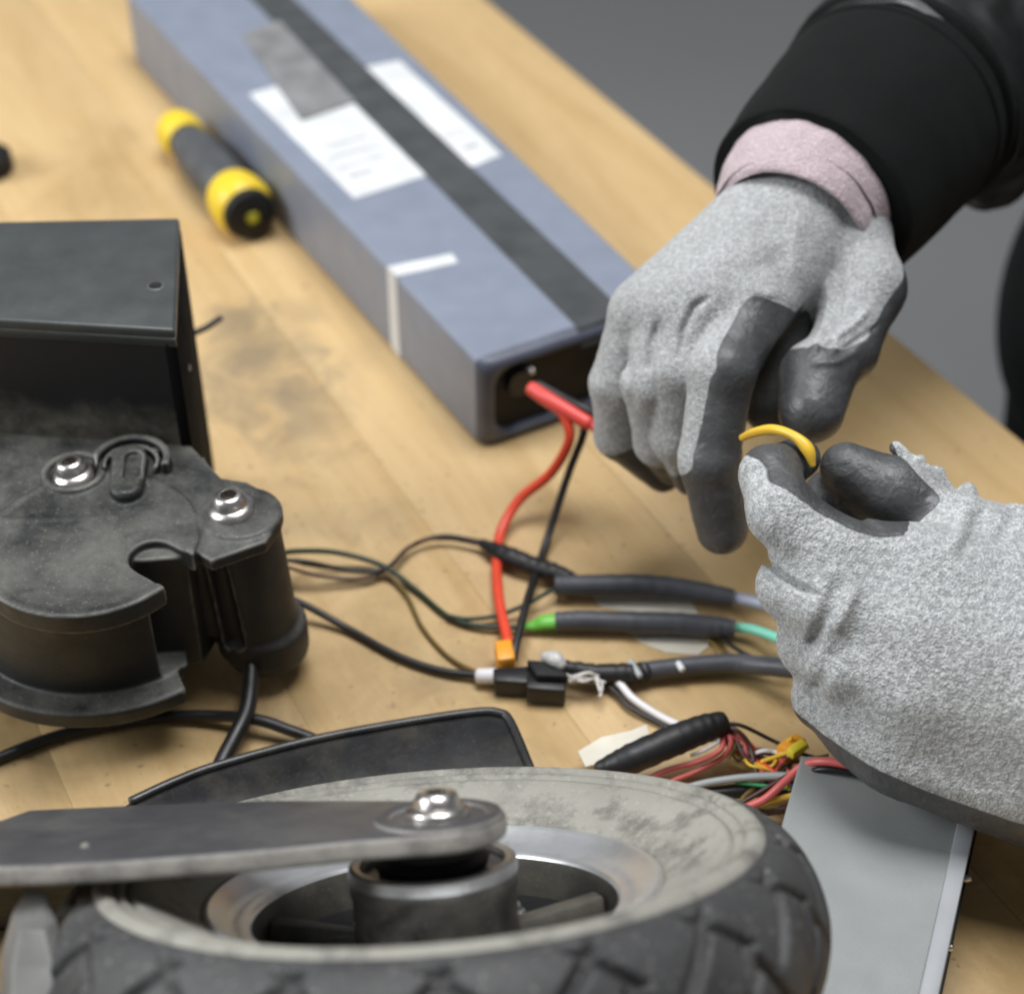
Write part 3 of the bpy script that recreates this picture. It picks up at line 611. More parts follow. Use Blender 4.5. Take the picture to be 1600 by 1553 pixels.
# fork arm
bc_w = wpx(685, 1276, 1.15)
arm_px = [(-120, 1296), (0, 1280), (45, 1264), (200, 1257), (420, 1249), (600, 1249)]
A0 = [wpx(x, y_, 1.15) for x, y_ in arm_px]
uv = lambda p: np.array([(p - WC) @ Wu, (p - WC) @ Wvv])
bcu = uv(bc_w); Rb = 1.85
pts = [uv(p) for p in A0] + [bcu + Rb * np.array([math.cos(a), math.sin(a)]) for a in np.radians(np.linspace(85, -88, 18))] + [uv(wpx(x, y_, 1.15)) for x, y_ in [(560, 1312), (400, 1328), (200, 1343), (80, 1350), (0, 1352), (-120, 1356)]]
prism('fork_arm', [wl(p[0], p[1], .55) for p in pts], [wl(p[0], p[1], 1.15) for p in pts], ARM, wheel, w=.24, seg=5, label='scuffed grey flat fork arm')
rimq = [bcu + r * np.array([math.cos(a), math.sin(a)]) for r in (1,) for a in np.linspace(0, 6.28, 8)]
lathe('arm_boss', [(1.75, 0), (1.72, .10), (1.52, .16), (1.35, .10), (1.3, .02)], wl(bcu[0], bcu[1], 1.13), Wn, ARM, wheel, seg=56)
bolt('axle_bolt', wl(bcu[0] - .02, bcu[1] + .15, 1.2), Wn, .88, wheel, .62)
lathe('arm_pip', [(0, .10), (.09, .08), (.13, 0)], wpx(133, 1322, 1.15), Wn, SIDE, wheel, seg=12)
# fork leg going down at the left
fl_ = [wpx(12, 1400, .5), wpx(60, 1372, .5), wpx(92, 1440, .3)]
V = []; 
secs = [[(18, 1425, 46.2), (40, 1385, 46.6), (70, 1390, 46.4), (92, 1440, 45.8), (70, 1452, 45.2), (30, 1450, 45.2)], [(2, 1480, 45.6), (22, 1440, 46), (80, 1440, 45.8), (102, 1490, 45.2), (80, 1510, 44.8), (20, 1510, 44.8)],
        [(-2, 1560, 45.2), (12, 1520, 45.8), (82, 1520, 45.6), (102, 1560, 44.8), (80, 1580, 44.2), (18, 1580, 44.2)], [(0, 1680, 45.0), (10, 1640, 45.6), (70, 1640, 45.4), (92, 1680, 44.6), (70, 1700, 44.2), (18, 1700, 44.2)]]
secs = [[vd(*p) for p in s] for s in secs]; n6 = 6
V = np.array([p for s in secs for p in s]); F = [[i * 6 + j, i * 6 + (j + 1) % 6, i * 6 + 6 + (j + 1) % 6, i * 6 + 6 + j] for i in range(3) for j in range(6)] + [[5, 4, 3, 2, 1, 0], [18, 19, 20, 21, 22, 23]]
bmx = bevelled(V, F, .1, 3); mo('fork_leg', *bmx, plastic('fork_leg_grey', (.13, .13, .125), .5, .4, (.22, .21, .19)), wheel, auto=60, label='grey fork leg stub below the arm')
# dark fork yoke behind the leg
prism('fork_yoke', [wpx(-80, 1362, -.3), wpx(120, 1362, -.3), wpx(118, 1440, -4.5), wpx(-80, 1470, -4.5)], [wl(*uv(wpx(-80, 1300, .5)), .5), wl(*uv(wpx(150, 1310, .5)), .5), wl(*uv(wpx(150, 1340, .5)), .5), wl(*uv(wpx(-80, 1345, .5)), .5)], BLACKM, wheel, w=.1)
# second arm behind the wheel
bk = [(150, 1290), (210, 1243), (330, 1198), (480, 1156), (620, 1128), (745, 1110), (782, 1110), (800, 1124), (826, 1185), (838, 1215), (600, 1250), (350, 1280)]
bp = [at(x, y_, 1.9)[:2] for x, y_ in bk]
slab('rear_arm', bp, .25, 1.9, plastic('dusty_black_arm', (.010, .010, .011), .38, .28, (.14, .125, .09)), wheel, w=.22, seg=4, label='dusty black far fork arm behind the tyre')

tube('guard_lip', [at(x, y_, 1.95) for x, y_ in [(205, 1252), (270, 1222), (340, 1196), (480, 1158), (620, 1131), (740, 1113), (780, 1114), (797, 1127), (822, 1184), (834, 1215)]], .17, plastic('guard_lip_black', (.02, .02, .021), .3, .2, (.2, .19, .16)), wheel, seg=10)
# ================================================================== cables and connectors on the bench
mc = thing('motor_cable_bundle', 'thin green and black motor wires looping from the hinge to the connectors', 'wires', at(600, 920, 0))
wire('wire', [(425, 866, 1.6), (470, 861, 1.3), (530, 864, .9), (600, 885, .5), (650, 922, .2), (700, 963, .2), (745, 978, .25), (800, 980, .3), (825, 980, .35)], .115, W_GRN, mc)
wire('wire', [(425, 874, 1.5), (480, 878, 1.2), (540, 890, .7), (600, 890, .5), (640, 855, .4), (690, 838, .5), (750, 846, .5)], .10, W_BLK, mc)
wire('wire', [(430, 880, 1.4), (500, 900, .7), (570, 903, .4), (610, 885, .45), (650, 848, .5), (700, 842, .4), (755, 852, .45)], .075, W_BRN, mc)
wire('wire', [(430, 870, 1.4), (500, 885, .9), (590, 890, .45), (632, 925, .2), (660, 980, .15), (700, 1025, .15), (745, 1050, .25), (775, 1055, .35)], .085, W_OLV, mc)
wire('wire', [(700, 962, .35), (730, 967, .3), (775, 962, .35), (820, 945, .6), (865, 920, .7)], .095, W_GRN, mc)
wire('wire', [(430, 930, 1.3), (470, 942, .9), (540, 980, .3), (620, 1024, .25), (690, 1048, .25), (760, 1056, .35)], .15, W_BLK, mc, label='thicker black wire')
s1 = tube('heat_shrink', [at(752, 848, .45), at(790, 866, .6), at(835, 884, .6), at(875, 896, .7), at(905, 908, .65)], [.2, .42, .42, .36, .2], SHRINKB, mc, seg=14, wob=.12, flat=.8)
u1 = thing('upper_sleeved_joint', 'grey heat shrink sleeve uppermost of three, ending in a lilac wire', 'cable joint', at(1000, 920, 0))
tube('heat_shrink', [at(868, 914, .7), at(905, 915, .75), at(990, 914, .8), at(1060, 919, .8), at(1145, 934, .8)], [.38, .43, .44, .42, .36], SHRINK, u1, seg=18, wob=.05, rounded=False)
tube('wire', [at(1130, 931, .8), at(1165, 937, .85), at(1210, 946, 1.3), at(1250, 940, 2.5)], .25, W_LIL, u1)
u2 = thing('green_tipped_joint', 'grey heat shrink sleeve with green terminal at its left and mint wire at its right', 'cable joint', at(1000, 972, 0))
tube('heat_shrink', [at(868, 971, .55), at(910, 970, .6), at(985, 972, .6)], [.38, .42, .42], SHRINK, u2, seg=18, wob=.05, rounded=False)
tube('heat_shrink', [at(980, 973, .6), at(1050, 974, .6), at(1110, 979, .6), at(1148, 982, .6)], [.46, .45, .44, .36], SHRINK, u2, seg=18, wob=.05, rounded=False)
tube('terminal', [at(818, 979, .4), at(835, 977, .4), at(850, 972, .5), at(878, 970, .55)], [.12, .26, .34, .36], W_GREEN, u2, seg=12, flat=.7)
tube('wire', [at(1140, 980, .6), at(1170, 982, .7), at(1200, 991, .9), at(1250, 1012, 1.5)], .20, W_MINT, u2)
u3 = thing('lower_connector_joint', 'black plug housing and long dark sleeve, lowest of the three joints', 'connector', at(950, 1055, 0))
slab('plug_housing', [at(770, 1044, .9)[:2], at(838, 1040, .9)[:2], at(842, 1068, .9)[:2], at(772, 1064, .9)[:2]], .1, .95, BLACK, u3, w=.1)
slab('plug_housing', [at(822, 1052, 1.0)[:2], at(884, 1058, 1.0)[:2], at(884, 1078, 1.0)[:2], at(822, 1074, 1.0)[:2]], .1, 1.0, BLACK, u3, w=.1)
slab('plug_latch', [at(822, 1030, 1.3)[:2], at(872, 1034, 1.3)[:2], at(890, 1058, 1.3)[:2], at(838, 1056, 1.3)[:2]], .9, 1.35, BLACKM, u3, w=.12)
tube('plug_seal', [at(748, 1056, .45), at(776, 1056, .5)], [.30, .32], W_WHT, u3)
tube('nylon_clip', [at(852, 1026, 1.3), at(868, 1030, 1.5), at(878, 1040, 1.4)], [.22, .3, .2], FROST, u3)
tube('sleeve', [at(880, 1042, .8), at(930, 1052, .7), at(975, 1052, .65), at(1010, 1050, .62)], [.26, .38, .40, .36], SHRINKB, u3, seg=16, wob=.15)
tube('sleeve', [at(1000, 1049, .62), at(1060, 1042, .62), at(1140, 1036, .7), at(1190, 1040, 1.0), at(1260, 1046, 1.8)], [.36, .36, .37, .37, .37], SHRINK, u3, seg=16, wob=.03)
tube('paint_dab', [at(1060, 1036, .98), at(1066, 1046, .95)], [.12, .13], PAPER, u3)
tube('paint_dab', [at(985, 1034, .95), at(1000, 1056, .9)], [.14, .12], W_GRY, u3)
for k, (a, b, c) in enumerate([((890, 1058, .9), (925, 1052, 1.0), (938, 1080, .8)), ((886, 1062, .8), (918, 1060, .9), (945, 1066, .8)), ((890, 1066, .8), (915, 1052, 1.2), (935, 1056, .9)), ((925, 1052, 1.), (940, 1068, .8), (938, 1088, .7)), ((885, 1054, .8), (910, 1064, 1.), (930, 1058, .9))]):
    wire('bare_strand', [a, b, c], .06, W_CU, u3, seg=6)
wire('white_wire', [(940, 1056, .6), (965, 1066, .5), (990, 1092, .35), (1030, 1118, .3), (1080, 1142, .5)], .15, W_WHT, u3)
wire('wire', [(938, 1062, .4), (962, 1082, .3), (985, 1106, .25), (1030, 1130, .2), (1075, 1150, .4)], .10, W_BLK, u3)
# thin loose wires at the right of the joints
lw = thing('loose_wire_pair', 'two thin dark wires crossing between the green tipped joint and the lowest sleeve', 'wires', at(1150, 1010, 0))
wire('wire', [(1085, 985, .15), (1120, 990, .3), (1145, 1010, .5), (1180, 1028, .8), (1240, 1040, 1.0)], .085, W_BLK, lw)
wire('wire', [(1090, 992, .12), (1115, 1005, .2), (1135, 1026, .5), (1150, 1050, .3)], .07, W_OLV, lw)
tg = 'scraps of masking tape under the cables'
t1 = slab('masking_tape', [at(x, y_)[:2] for x, y_ in [(925, 932), (1010, 930), (1078, 936), (1092, 962), (1000, 958), (940, 950)]], .01, .04, MASK, None, w=0); tag(t1, 'pale masking tape scrap between the upper two heat shrink sleeves', 'tape', tg)
t2 = slab('masking_tape', [at(x, y_)[:2] for x, y_ in [(982, 985), (1100, 988), (1108, 1010), (1090, 1024), (1040, 1020), (1000, 1004)]], .01, .04, MASK, None, w=0); tag(t2, 'pale masking tape scrap below the green tipped joint', 'tape', tg)
# black sleeve and thin coloured wires in front
fb = thing('controller_wires', 'fat black sleeve and tangle of thin coloured wires between wheel and metal case', 'wires', at(1120, 1170, 0))
tube('sleeve', [at(935, 1200, 1.0), at(975, 1190, 1.3), at(1040, 1162, 1.6), at(1090, 1142, 1.7), at(1128, 1130, 1.7)], [.25, .52, .56, .54, .46], SHRINKB, fb, seg=20, wob=.05)
t3 = slab('masking_tape', [at(x, y_, 1.)[:2] for x, y_ in [(903, 1172), (940, 1150), (985, 1140), (1010, 1130), (1016, 1150), (960, 1185), (915, 1196)]], .9, .95, MASK, fb, w=0)
for nm, ps, r, mt in [('black_wire', [(1130, 1130, 1.7), (1160, 1134, 1.7), (1210, 1158, 1.3), (1255, 1178, 1.3), (1300, 1190, 1.6)], .075, W_BLK),
    ('brown_wire', [(1125, 1134, 1.6), (1150, 1140, 1.8), (1172, 1165, 1.4), (1182, 1205, 1.0), (1200, 1230, .8)], .085, W_BRN), ('brown_wire', [(1125, 1138, 1.6), (1146, 1146, 1.5), (1162, 1180, 1.2), (1190, 1212, .9)], .07, W_BRN),
    ('red_wire', [(1130, 1150, 1.4), (1125, 1172, 1.3), (1090, 1190, 1.0), (1040, 1204, .8), (990, 1230, .7)], .11, W_PINK), ('red_wire', [(1130, 1142, 1.5), (1142, 1158, 1.4), (1130, 1182, 1.0), (1090, 1204, .7), (1050, 1220, .6)], .10, W_PINK),
    ('white_wire', [(1105, 1150, 1.5), (1122, 1158, 1.5), (1100, 1172, 1.4), (1080, 1180, 1.2)], .07, W_WHT), ('olive_wire', [(1130, 1140, 1.5), (1150, 1160, 1.3), (1140, 1190, .9), (1200, 1205, .8), (1290, 1196, 1.4)], .08, W_OLV),
    ('grey_wire', [(1070, 1232, .9), (1110, 1222, 1.2), (1170, 1214, 1.5), (1230, 1212, 1.9), (1260, 1216, 2.2)], .14, W_GRY), ('black_wire', [(1080, 1245, .6), (1150, 1236, .8), (1210, 1232, .9), (1250, 1232, 1.0)], .28, W_BLK), ('green_wire', [(1150, 1222, 1.2), (1200, 1228, 1.4), (1240, 1232, 1.6)], .07, wm('bright_green_wire', (.04, .3, .12))),
    ('red_wire', [(1420, 1215, 3.5), (1350, 1200, 3.5), (1290, 1190, 3.3), (1255, 1196, 2.8), (1225, 1222, 2.3), (1195, 1248, 2.0), (1165, 1262, 1.8), (1140, 1275, 1.6)], .15, W_PINK), ('brown_wire', [(1260, 1196, 2.6), (1225, 1215, 2.1), (1190, 1236, 1.8), (1155, 1256, 1.6)], .09, W_BRN),
    ('black_wire', [(1420, 1228, 3.3), (1340, 1210, 3.3), (1290, 1202, 3.2), (1262, 1206, 2.8)], .1, W_BLK), ('yellow_wire', [(1250, 1240, 2.0), (1215, 1248, 1.8), (1180, 1258, 1.6), (1150, 1272, 1.4)], .11, W_YEL), ('yellow_wire', [(1190, 1190, 1.5), (1225, 1178, 1.8), (1262, 1166, 2.2)], .08, W_YEL), ('olive_wire', [(1200, 1218, 1.0), (1160, 1250, 1.0), (1200, 1262, .8), (1235, 1256, .8)], .1, W_OLV),
    ('brown_wire', [(1172, 1280, .5), (1200, 1268, .6), (1240, 1262, .9)], .16, W_BRN)]:
    wire(nm, ps, r, mt, fb, seg=8)
rng = random.Random(11)
for k in range(16):
    mt = [W_PINK, W_YEL, W_BRN, W_WHT, W_PINK, W_OLV, W_RED, W_BLK][k % 8]; a0 = (1128 + rng.uniform(-8, 8), 1136 + rng.uniform(-6, 10), 1.5)
    ex = 1250 + rng.uniform(-20, 50); ey = 1150 + rng.uniform(0, 85); z_ = .3 + rng.random() * 1.3
    wire('thin_wire', [a0, (1155 + rng.uniform(-12, 14), 1160 + rng.uniform(-14, 30), .4 + rng.random()), (1190 + rng.uniform(-20, 20), 1195 + rng.uniform(-30, 25), z_), (1222 + rng.uniform(-10, 16), (ey + 1200) / 2 + rng.uniform(-16, 16), z_), (ex, ey, z_ + .5)], .045 + rng.random() * .035, mt, fb, seg=6)
slab('orange_plug', [at(x, y_, 1.8)[:2] for x, y_ in [(1212, 1166), (1240, 1146), (1262, 1156), (1234, 1178)]], 1.2, 1.9, W_ORG, fb, w=.12)
slab('yellow_plug', [at(x, y_, 2.4)[:2] for x, y_ in [(1228, 1170), (1252, 1154), (1264, 1164), (1240, 1180)]], 2.1, 2.5, wm('lemon_plug', (.8, .66, .05)), fb, w=.1)

# ================================================================== metal controller case, bottom right
case = thing('controller_case', 'grey bead-blasted metal case with raised edge strip at the lower right', 'metal case', at(1360, 1400, 0))
ZT = 3.0
cq = [at(x, y_, ZT)[:2] for x, y_ in [(1250, 1190), (1545, 1190), (1462, 1565), (1435, 1700), (1130, 1700)]]
cq = [at(1252, 1180, ZT)[:2], at(1548, 1180, ZT)[:2], at(1440, 1680, ZT)[:2], at(1110, 1680, ZT)[:2]]
slab('housing', cq, .25, ZT, ALU, case, w=.1, seg=3)
e0 = np.array(cq[1]); e1 = np.array(cq[2]); inw = (np.array(cq[0]) - e0); inw /= np.linalg.norm(inw)
slab('edge_strip', [e0 + inw * .02, e1 + inw * .02, e1 + inw * .62, e0 + inw * .62], ZT + .002, ZT + .14, ALU_D, case, w=.05)
slab('flange', [e0 - inw * .14, e1 - inw * .14, e1, e0], .25, 1.5, BLACKM, case, w=.04)
for px, py in [(1513, 1372), (1484, 1480)]:
    lathe('rivet', [(0, .14), (.10, .11), (.13, 0), (.13, -.2)], at(px, py, 1.6), (1, -.2, .5), STEEL, case, seg=14)

# ================================================================== person: gloves, cuffs, jacket
person = thing('person', 'person in black jacket and grey rubber-dipped gloves working on a wire', 'person', (45, 10, -82))
def hand(name, bones, coatdirs, box, extra, step, mat, label, coatextra=None, amp=.03, kf=.10):
    """bones: (group, a, b, ra, rb, palm direction, threshold at a, threshold at b)"""
    groups = {}
    for b in bones: groups.setdefault(b[0], []).append(b)
    def f(P, ex=True):
        tot = None
        pal = None
        for b in groups['palm']:
            d = s_cone(P, b[1], b[2], b[3], b[4]); pal = d if pal is None else smin(pal, d, .9)
        fing = None
        for gname, bl in groups.items():
            if gname == 'palm': continue
            fd = None
            for b in bl:
                d = s_cone(P, b[1], b[2], b[3], b[4]); fd = d if fd is None else smin(fd, d, .28)
            pal_k = .55
            fing = fd if fing is None else smin(fing, fd, kf if gname in ('middle', 'ring', 'little') else .10)
        d = smin(pal, fing, .55)
        if extra and ex: d = extra(P, d)
        return d + amp * gnoise(P * .75) + amp * .45 * gnoise(P * 2.1 + 7) + .009 * gnoise(P * 7.) + .014 * gnoise(P * 4.3 + 31)
    V, F = surface_nets(f, box[0], box[1], step)
    N = grad(lambda Q: f(Q, False), V, .25)
    best = np.full(len(V), 1e9); coat = np.zeros(len(V))
    for b in bones:
        ba = b[2] - b[1]; t = np.clip(((V - b[1]) @ ba) / (ba @ ba), 0, 1); c = b[1] + t[:, None] * ba
        dist = np.linalg.norm(V - c, axis=1) - (b[3] + (b[4] - b[3]) * t)
        pd = b[5] / np.linalg.norm(b[5]); v = N @ pd - (b[6] + (b[7] - b[6]) * t)
        wgt = dist < best; coat = np.where(wgt, v, coat); best = np.where(wgt, dist, best)
    if coatextra: coat = coatextra(V, N, coat)
    o = mo(name, V, F, mat, person, label=label)
    # smooth the mask over the mesh
    cn = np.clip(coat * .9 + .5, -.5, 1.5); ed = np.zeros((len(o.data.edges), 2), np.int32); ev = np.zeros(len(o.data.edges) * 2, np.int32); o.data.edges.foreach_get('vertices', ev); ed = ev.reshape(-1, 2)
    for _ in range(14):
        acc = cn.copy(); cnt = np.ones(len(cn)); np.add.at(acc, ed[:, 0], cn[ed[:, 1]]); np.add.at(acc, ed[:, 1], cn[ed[:, 0]]); np.add.at(cnt, ed[:, 0], 1); np.add.at(cnt, ed[:, 1], 1); cn = acc / cnt
    add_attr(o, 'coat', cn); return o
def D_(r, u, f): return eR * r + eU * u + eF * f
def fold(P, d, pts, w_, amp, dmax=99):
    """press a fold (amp > 0) or raise a ridge (amp < 0) on the near side of the cloth, amp and w_ in cm"""
    q = P - CAM; D = q @ eF; x = q @ eR / D * FPX + 800; y = 776.5 - q @ eU / D * FPX; pts = np.array(pts, float)
    L = np.linalg.norm(np.diff(pts, axis=0), axis=1); tot = L.sum(); best = np.full(len(P), 1e9); prm = np.zeros(len(P)); acc = 0
    for k in range(len(pts) - 1):
        a = pts[k]; e = pts[k + 1] - a; t = np.clip(((x - a[0]) * e[0] + (y - a[1]) * e[1]) / (e @ e), 0, 1)
        ds = np.hypot(x - a[0] - t * e[0], y - a[1] - t * e[1]); m_ = ds < best; best = np.where(m_, ds, best); prm = np.where(m_, (acc + t * L[k]) / tot, prm); acc += L[k]
    tp = np.clip(np.minimum(prm, 1 - prm) * 5 + .15, 0, 1)
    return d + amp * tp * np.exp(-(best * D / FPX / w_) ** 2) * (D < dmax)
def crease(P, d, pts, r, k=.08, raised=False):
    for (a, b) in zip(pts[:-1], pts[1:]):
        c = s_cone(P, a, b, r, r)
        d = smin(d, c, k) if raised else smax(d, -c, k)
    return d
# ---- right hand (upper)
aw = D_(.2, -.3, 1); 
B = []
def bone(g_, a, b, ra, rb, pd, t0, t1): B.append((g_, vd(*a), vd(*b), ra, rb, pd, t0, t1))
bone('palm', (1198, 325, 67.0), (1010, 480, 65.6), 1.55, 1.25, aw, .55, .5)
bone('palm', (1236, 318, 66.6), (1060, 480, 64.8), 1.6, 1.35, aw, .55, .5)
bone('palm', (1278, 326, 66.5), (1115, 470, 64.2), 1.6, 1.40, aw, .55, .5)
bone('palm', (1312, 350, 67.0), (1180, 470, 64.4), 1.55, 1.35, D_(.6, -.5, .7), .6, .45)
bone('palm', (1280, 235, 69.3), (1250, 300, 68.0), 2.3, 2.35, aw, 2, 2)
bone('palm', (1300, 250, 69.5), (1300, 330, 67.9), 2.3, 2.1, aw, 2, 2)
bone('palm', (1325, 355, 67.2), (1352, 450, 65.8), 1.5, 1.42, D_(.9, -.5, .35), .75, .35)
# fingers
bone('palm', (1222, 485, 66.9), (1206, 632, 66.9), 1.45, 1.15, D_(0, 0, -1), -2, -2)
bone('little', (1000, 500, 65.8), (962, 600, 66.6), 1.20, .98, D_(.2, -.4, 1), .8, .75)
bone('little', (962, 600, 66.6), (966, 680, 68.2), .98, .90, D_(.3, -.8, .6), .75, .35)
bone('little', (966, 680, 68.2), (1036, 742, 70.2), .90, .72, D_(.2, -.9, .4), .1, -.9)
bone('ring', (1045, 495, 65.0), (1014, 600, 64.9), 1.25, 1.02, D_(.6, -.3, .8), .8, .75)
bone('ring', (1014, 600, 64.9), (1030, 690, 66.8), 1.02, .92, D_(.6, -.3, .8), .75, .6)
bone('ring', (1030, 690, 66.8), (1052, 730, 69.2), .92, .72, D_(.5, -.7, .8), .5, -.6)
bone('middle', (1100, 480, 64.2), (1056, 580, 64.2), 1.30, 1.05, D_(.8, -.2, .7), .8, .7)
bone('middle', (1056, 580, 64.2), (1058, 680, 65.6), 1.05, .95, D_(.8, -.2, .7), .7, .7)
bone('middle', (1058, 680, 65.6), (1080, 745, 68.), .95, .74, D_(.6, -.5, .7), .4, -.4)
bone('index', (1180, 478, 64.4), (1128, 580, 62.8), 1.30, 1.18, D_(.93, -.05, -.2), .10, -.08)
bone('index', (1128, 580, 62.8), (1108, 720, 63.4), 1.18, 1.08, D_(.95, 0, -.35), -.08, -.30)
bone('index', (1108, 720, 63.4), (1128, 826, 64.6), 1.08, .96, D_(.6, -.5, -.5), -.45, -1.6)
bone('thumb', (1352, 450, 65.8), (1318, 545, 64.6), 1.42, 1.25, D_(.9, -.3, .25), .35, .2)
bone('thumb', (1318, 545, 64.6), (1276, 590, 63.8), 1.25, 1.22, D_(.3, -.85, .0), .1, -.6)
bone('thumb', (1276, 590, 63.8), (1268, 640, 63.2), 1.38, 1.22, D_(0, -.8, .0), -.7, -1.8)
def ex_r(P, d):
    for pts, w_, a in [([(1300, 440), (1288, 500), (1268, 560)], .16, -.16), ([(1318, 450), (1308, 510), (1292, 550)], .10, .14), ([(1362, 480), (1330, 510), (1285, 540)], .14, -.16), ([(1372, 508), (1335, 534), (1300, 560)], .09, .16),
                       ([(1345, 545), (1310, 565), (1262, 568)], .12, -.09), ([(1112, 462), (1084, 480), (1068, 515), (1062, 560)], .13, .22), ([(1030, 500), (1018, 540), (1014, 585)], .14, .18), ([(975, 540), (985, 590), (992, 640)], .22, .12),
                       ([(1230, 395), (1190, 420), (1130, 440)], .45, .10), ([(1180, 340), (1215, 400), (1240, 460)], .35, .12), ([(1150, 360), (1120, 400), (1090, 430)], .5, -.07), ([(1320, 330), (1315, 390), (1300, 440)], .35, .10),
                       ([(1140, 425), (1180, 455), (1220, 462)], .16, -.10), ([(1250, 330), (1240, 380), (1250, 440)], .30, -.08), ([(960, 600), (945, 640)], .3, .06)]:
        d = fold(P, d, pts, w_, a, 67.5)
    return d
def ce_r(V, N, c):
    # keep the back of the hand knitted, drop the wrist's coat
    px = 800 + FPX * ((V - CAM) @ eR) / ((V - CAM) @ eF); py = 776.5 - FPX * ((V - CAM) @ eU) / ((V - CAM) @ eF)
    return np.where(py < 330, -1, c)
gr = hand('glove', B, None, (np.array([2.6, -15, 0.5]), np.array([17, 12, 18])), ex_r, .1, KNIT_R, 'right glove pinching the yellow wire, dark dipped index and thumb', None, .035, kf=.1)
gr2 = None
# mauve knitted wrist band
ax0 = vd(1262, 300, 67.4); ax1 = vd(1330, 190, 69.6)
def arm_tube(name, C, R, m, parent, seg=96, flat=None, fn=None, label=None, up=None):
    C = np.array(C); n_ = 14; A = catmull(np.hstack([C, np.array(R)]), n_); c = A[:, :3]; T = np.gradient(c, axis=0); T /= np.linalg.norm(T, axis=1)[:, None] + 1e-9; V = []
    u = up if up is not None else eU
    for i in range(len(c)):
        a_ = u - T[i] * (u @ T[i]); a_ /= np.linalg.norm(a_); b_ = np.cross(T[i], a_)
        for k in range(seg):
            t = 2 * math.pi * k / seg; V.append(c[i] + a_ * math.cos(t) * A[i, 3] + b_ * math.sin(t) * A[i, 4])
    V = np.array(V)
    if fn: V = fn(V, np.repeat(c, seg, 0), np.repeat(np.arange(len(c)) / n_, seg))
    F = [[i * seg + k, i * seg + (k + 1) % seg, (i + 1) * seg + (k + 1) % seg, (i + 1) * seg + k] for i in range(len(c) - 1) for k in range(seg)]
    return mo(name, V, F, m, parent, label=label)
def ribs(V, c, s_):
    d = V - c; r = np.linalg.norm(d, axis=1)[:, None]; return c + d * (1 + .035 * gnoise(V * 1.1)[:, None] + .008 * gnoise(V * 6)[:, None])
arm_tube('wrist_band', [vd(1236, 364, 66.7), vd(1240, 356, 66.85), vd(1244, 346, 67.1), vd(1258, 322, 67.7), vd(1293, 273, 68.9), vd(1335, 215, 70.3)], [(2.95, 2.8), (3.22, 3.05), (3.38, 3.22), (3.58, 3.45), (3.68, 3.6), (3.5, 3.4)], CUFFK, gr, fn=ribs)
def sl_fn(V, c, s_):
    d = V - c; n1 = gnoise(V * .28 + 3); n2 = gnoise(V * .8 + 9); a_ = np.clip((np.linalg.norm(c - ca, axis=1) - 7.5) / 4, 0, 1) if len(V) else 0
    return c + d * (1 + (.32 * n1 * a_ + .09 * n2 * a_ + .012 * n2 + .003 * gnoise(V * 5))[:, None])
ca = vd(1262, 322, 67.9); cdv = vd(1404, 160, 72.6) - ca; cq_ = lambda t: ca + cdv * t
arm_tube('jacket_cuff', [cq_(.35), cq_(.12), cq_(.03), cq_(.0), cq_(.015), cq_(.06), cq_(.25), cq_(.5), cq_(.75), cq_(.93), cq_(1.0)],
         [(3.7, 3.7), (3.85, 3.85), (3.95, 3.95), (4.08, 4.08), (4.2, 4.2), (4.28, 4.28), (4.45, 4.45), (4.65, 4.65), (4.8, 4.8), (4.85, 4.85), (4.7, 4.7)], JACKET, person, fn=sl_fn, label='black ribbed jacket cuff')
arm_tube('seam', [cq_(.82), cq_(.84), cq_(.865), cq_(.88)], [(4.74, 4.74), (4.92, 4.92), (4.92, 4.92), (4.76, 4.76)], JACKET, person, label='stitched ring on the cuff')
arm_tube('seam', [cq_(.93), cq_(.96), cq_(1.0), cq_(1.03)], [(4.8, 4.8), (5.08, 5.08), (5.08, 5.08), (4.8, 4.8)], JACKET, person, label='raised cuff seam')
SATIN = plastic('satin_black_sleeve', (.013, .0145, .0145), .42, bscale=300, bstr=.15)
arm_tube('sleeve', [cq_(.97), cq_(1.1), vd(1480, 112, 75.5), vd(1560, 70, 78.5), vd(1700, 0, 83), vd(1900, -120, 90), vd(2100, -300, 100)], [(4.8, 4.8), (5.1, 5.1), (5.5, 5.3), (6.0, 5.7), (6.8, 6.4), (7.6, 7.6), (9, 9)], SATIN, person, fn=sl_fn, label='black jacket sleeve')
def torso_fn(V, c, s_):
    return V + (V - c) * (.10 * gnoise(V * .12)[:, None] + .03 * gnoise(V * .4)[:, None])
tq = lambda z, x, y_: np.array([x, y_, z])
arm_tube('jacket_body', [tq(-40, 43, 24), tq(-25, 42.2, 23), tq(-12, 41.8, 22.5), tq(-7, 41.3, 22.5), tq(-3, 41.8, 22.5), tq(6, 43, 23), tq(25, 50, 26), tq(45, 56, 28), tq(60, 60, 28)], [(12, 15), (12, 15), (13, 15), (13.9, 15.5), (12.9, 15), (11, 15), (11, 17), (12, 20), (7, 12)], JACKET, person, up=eR, label='front of black jacket')

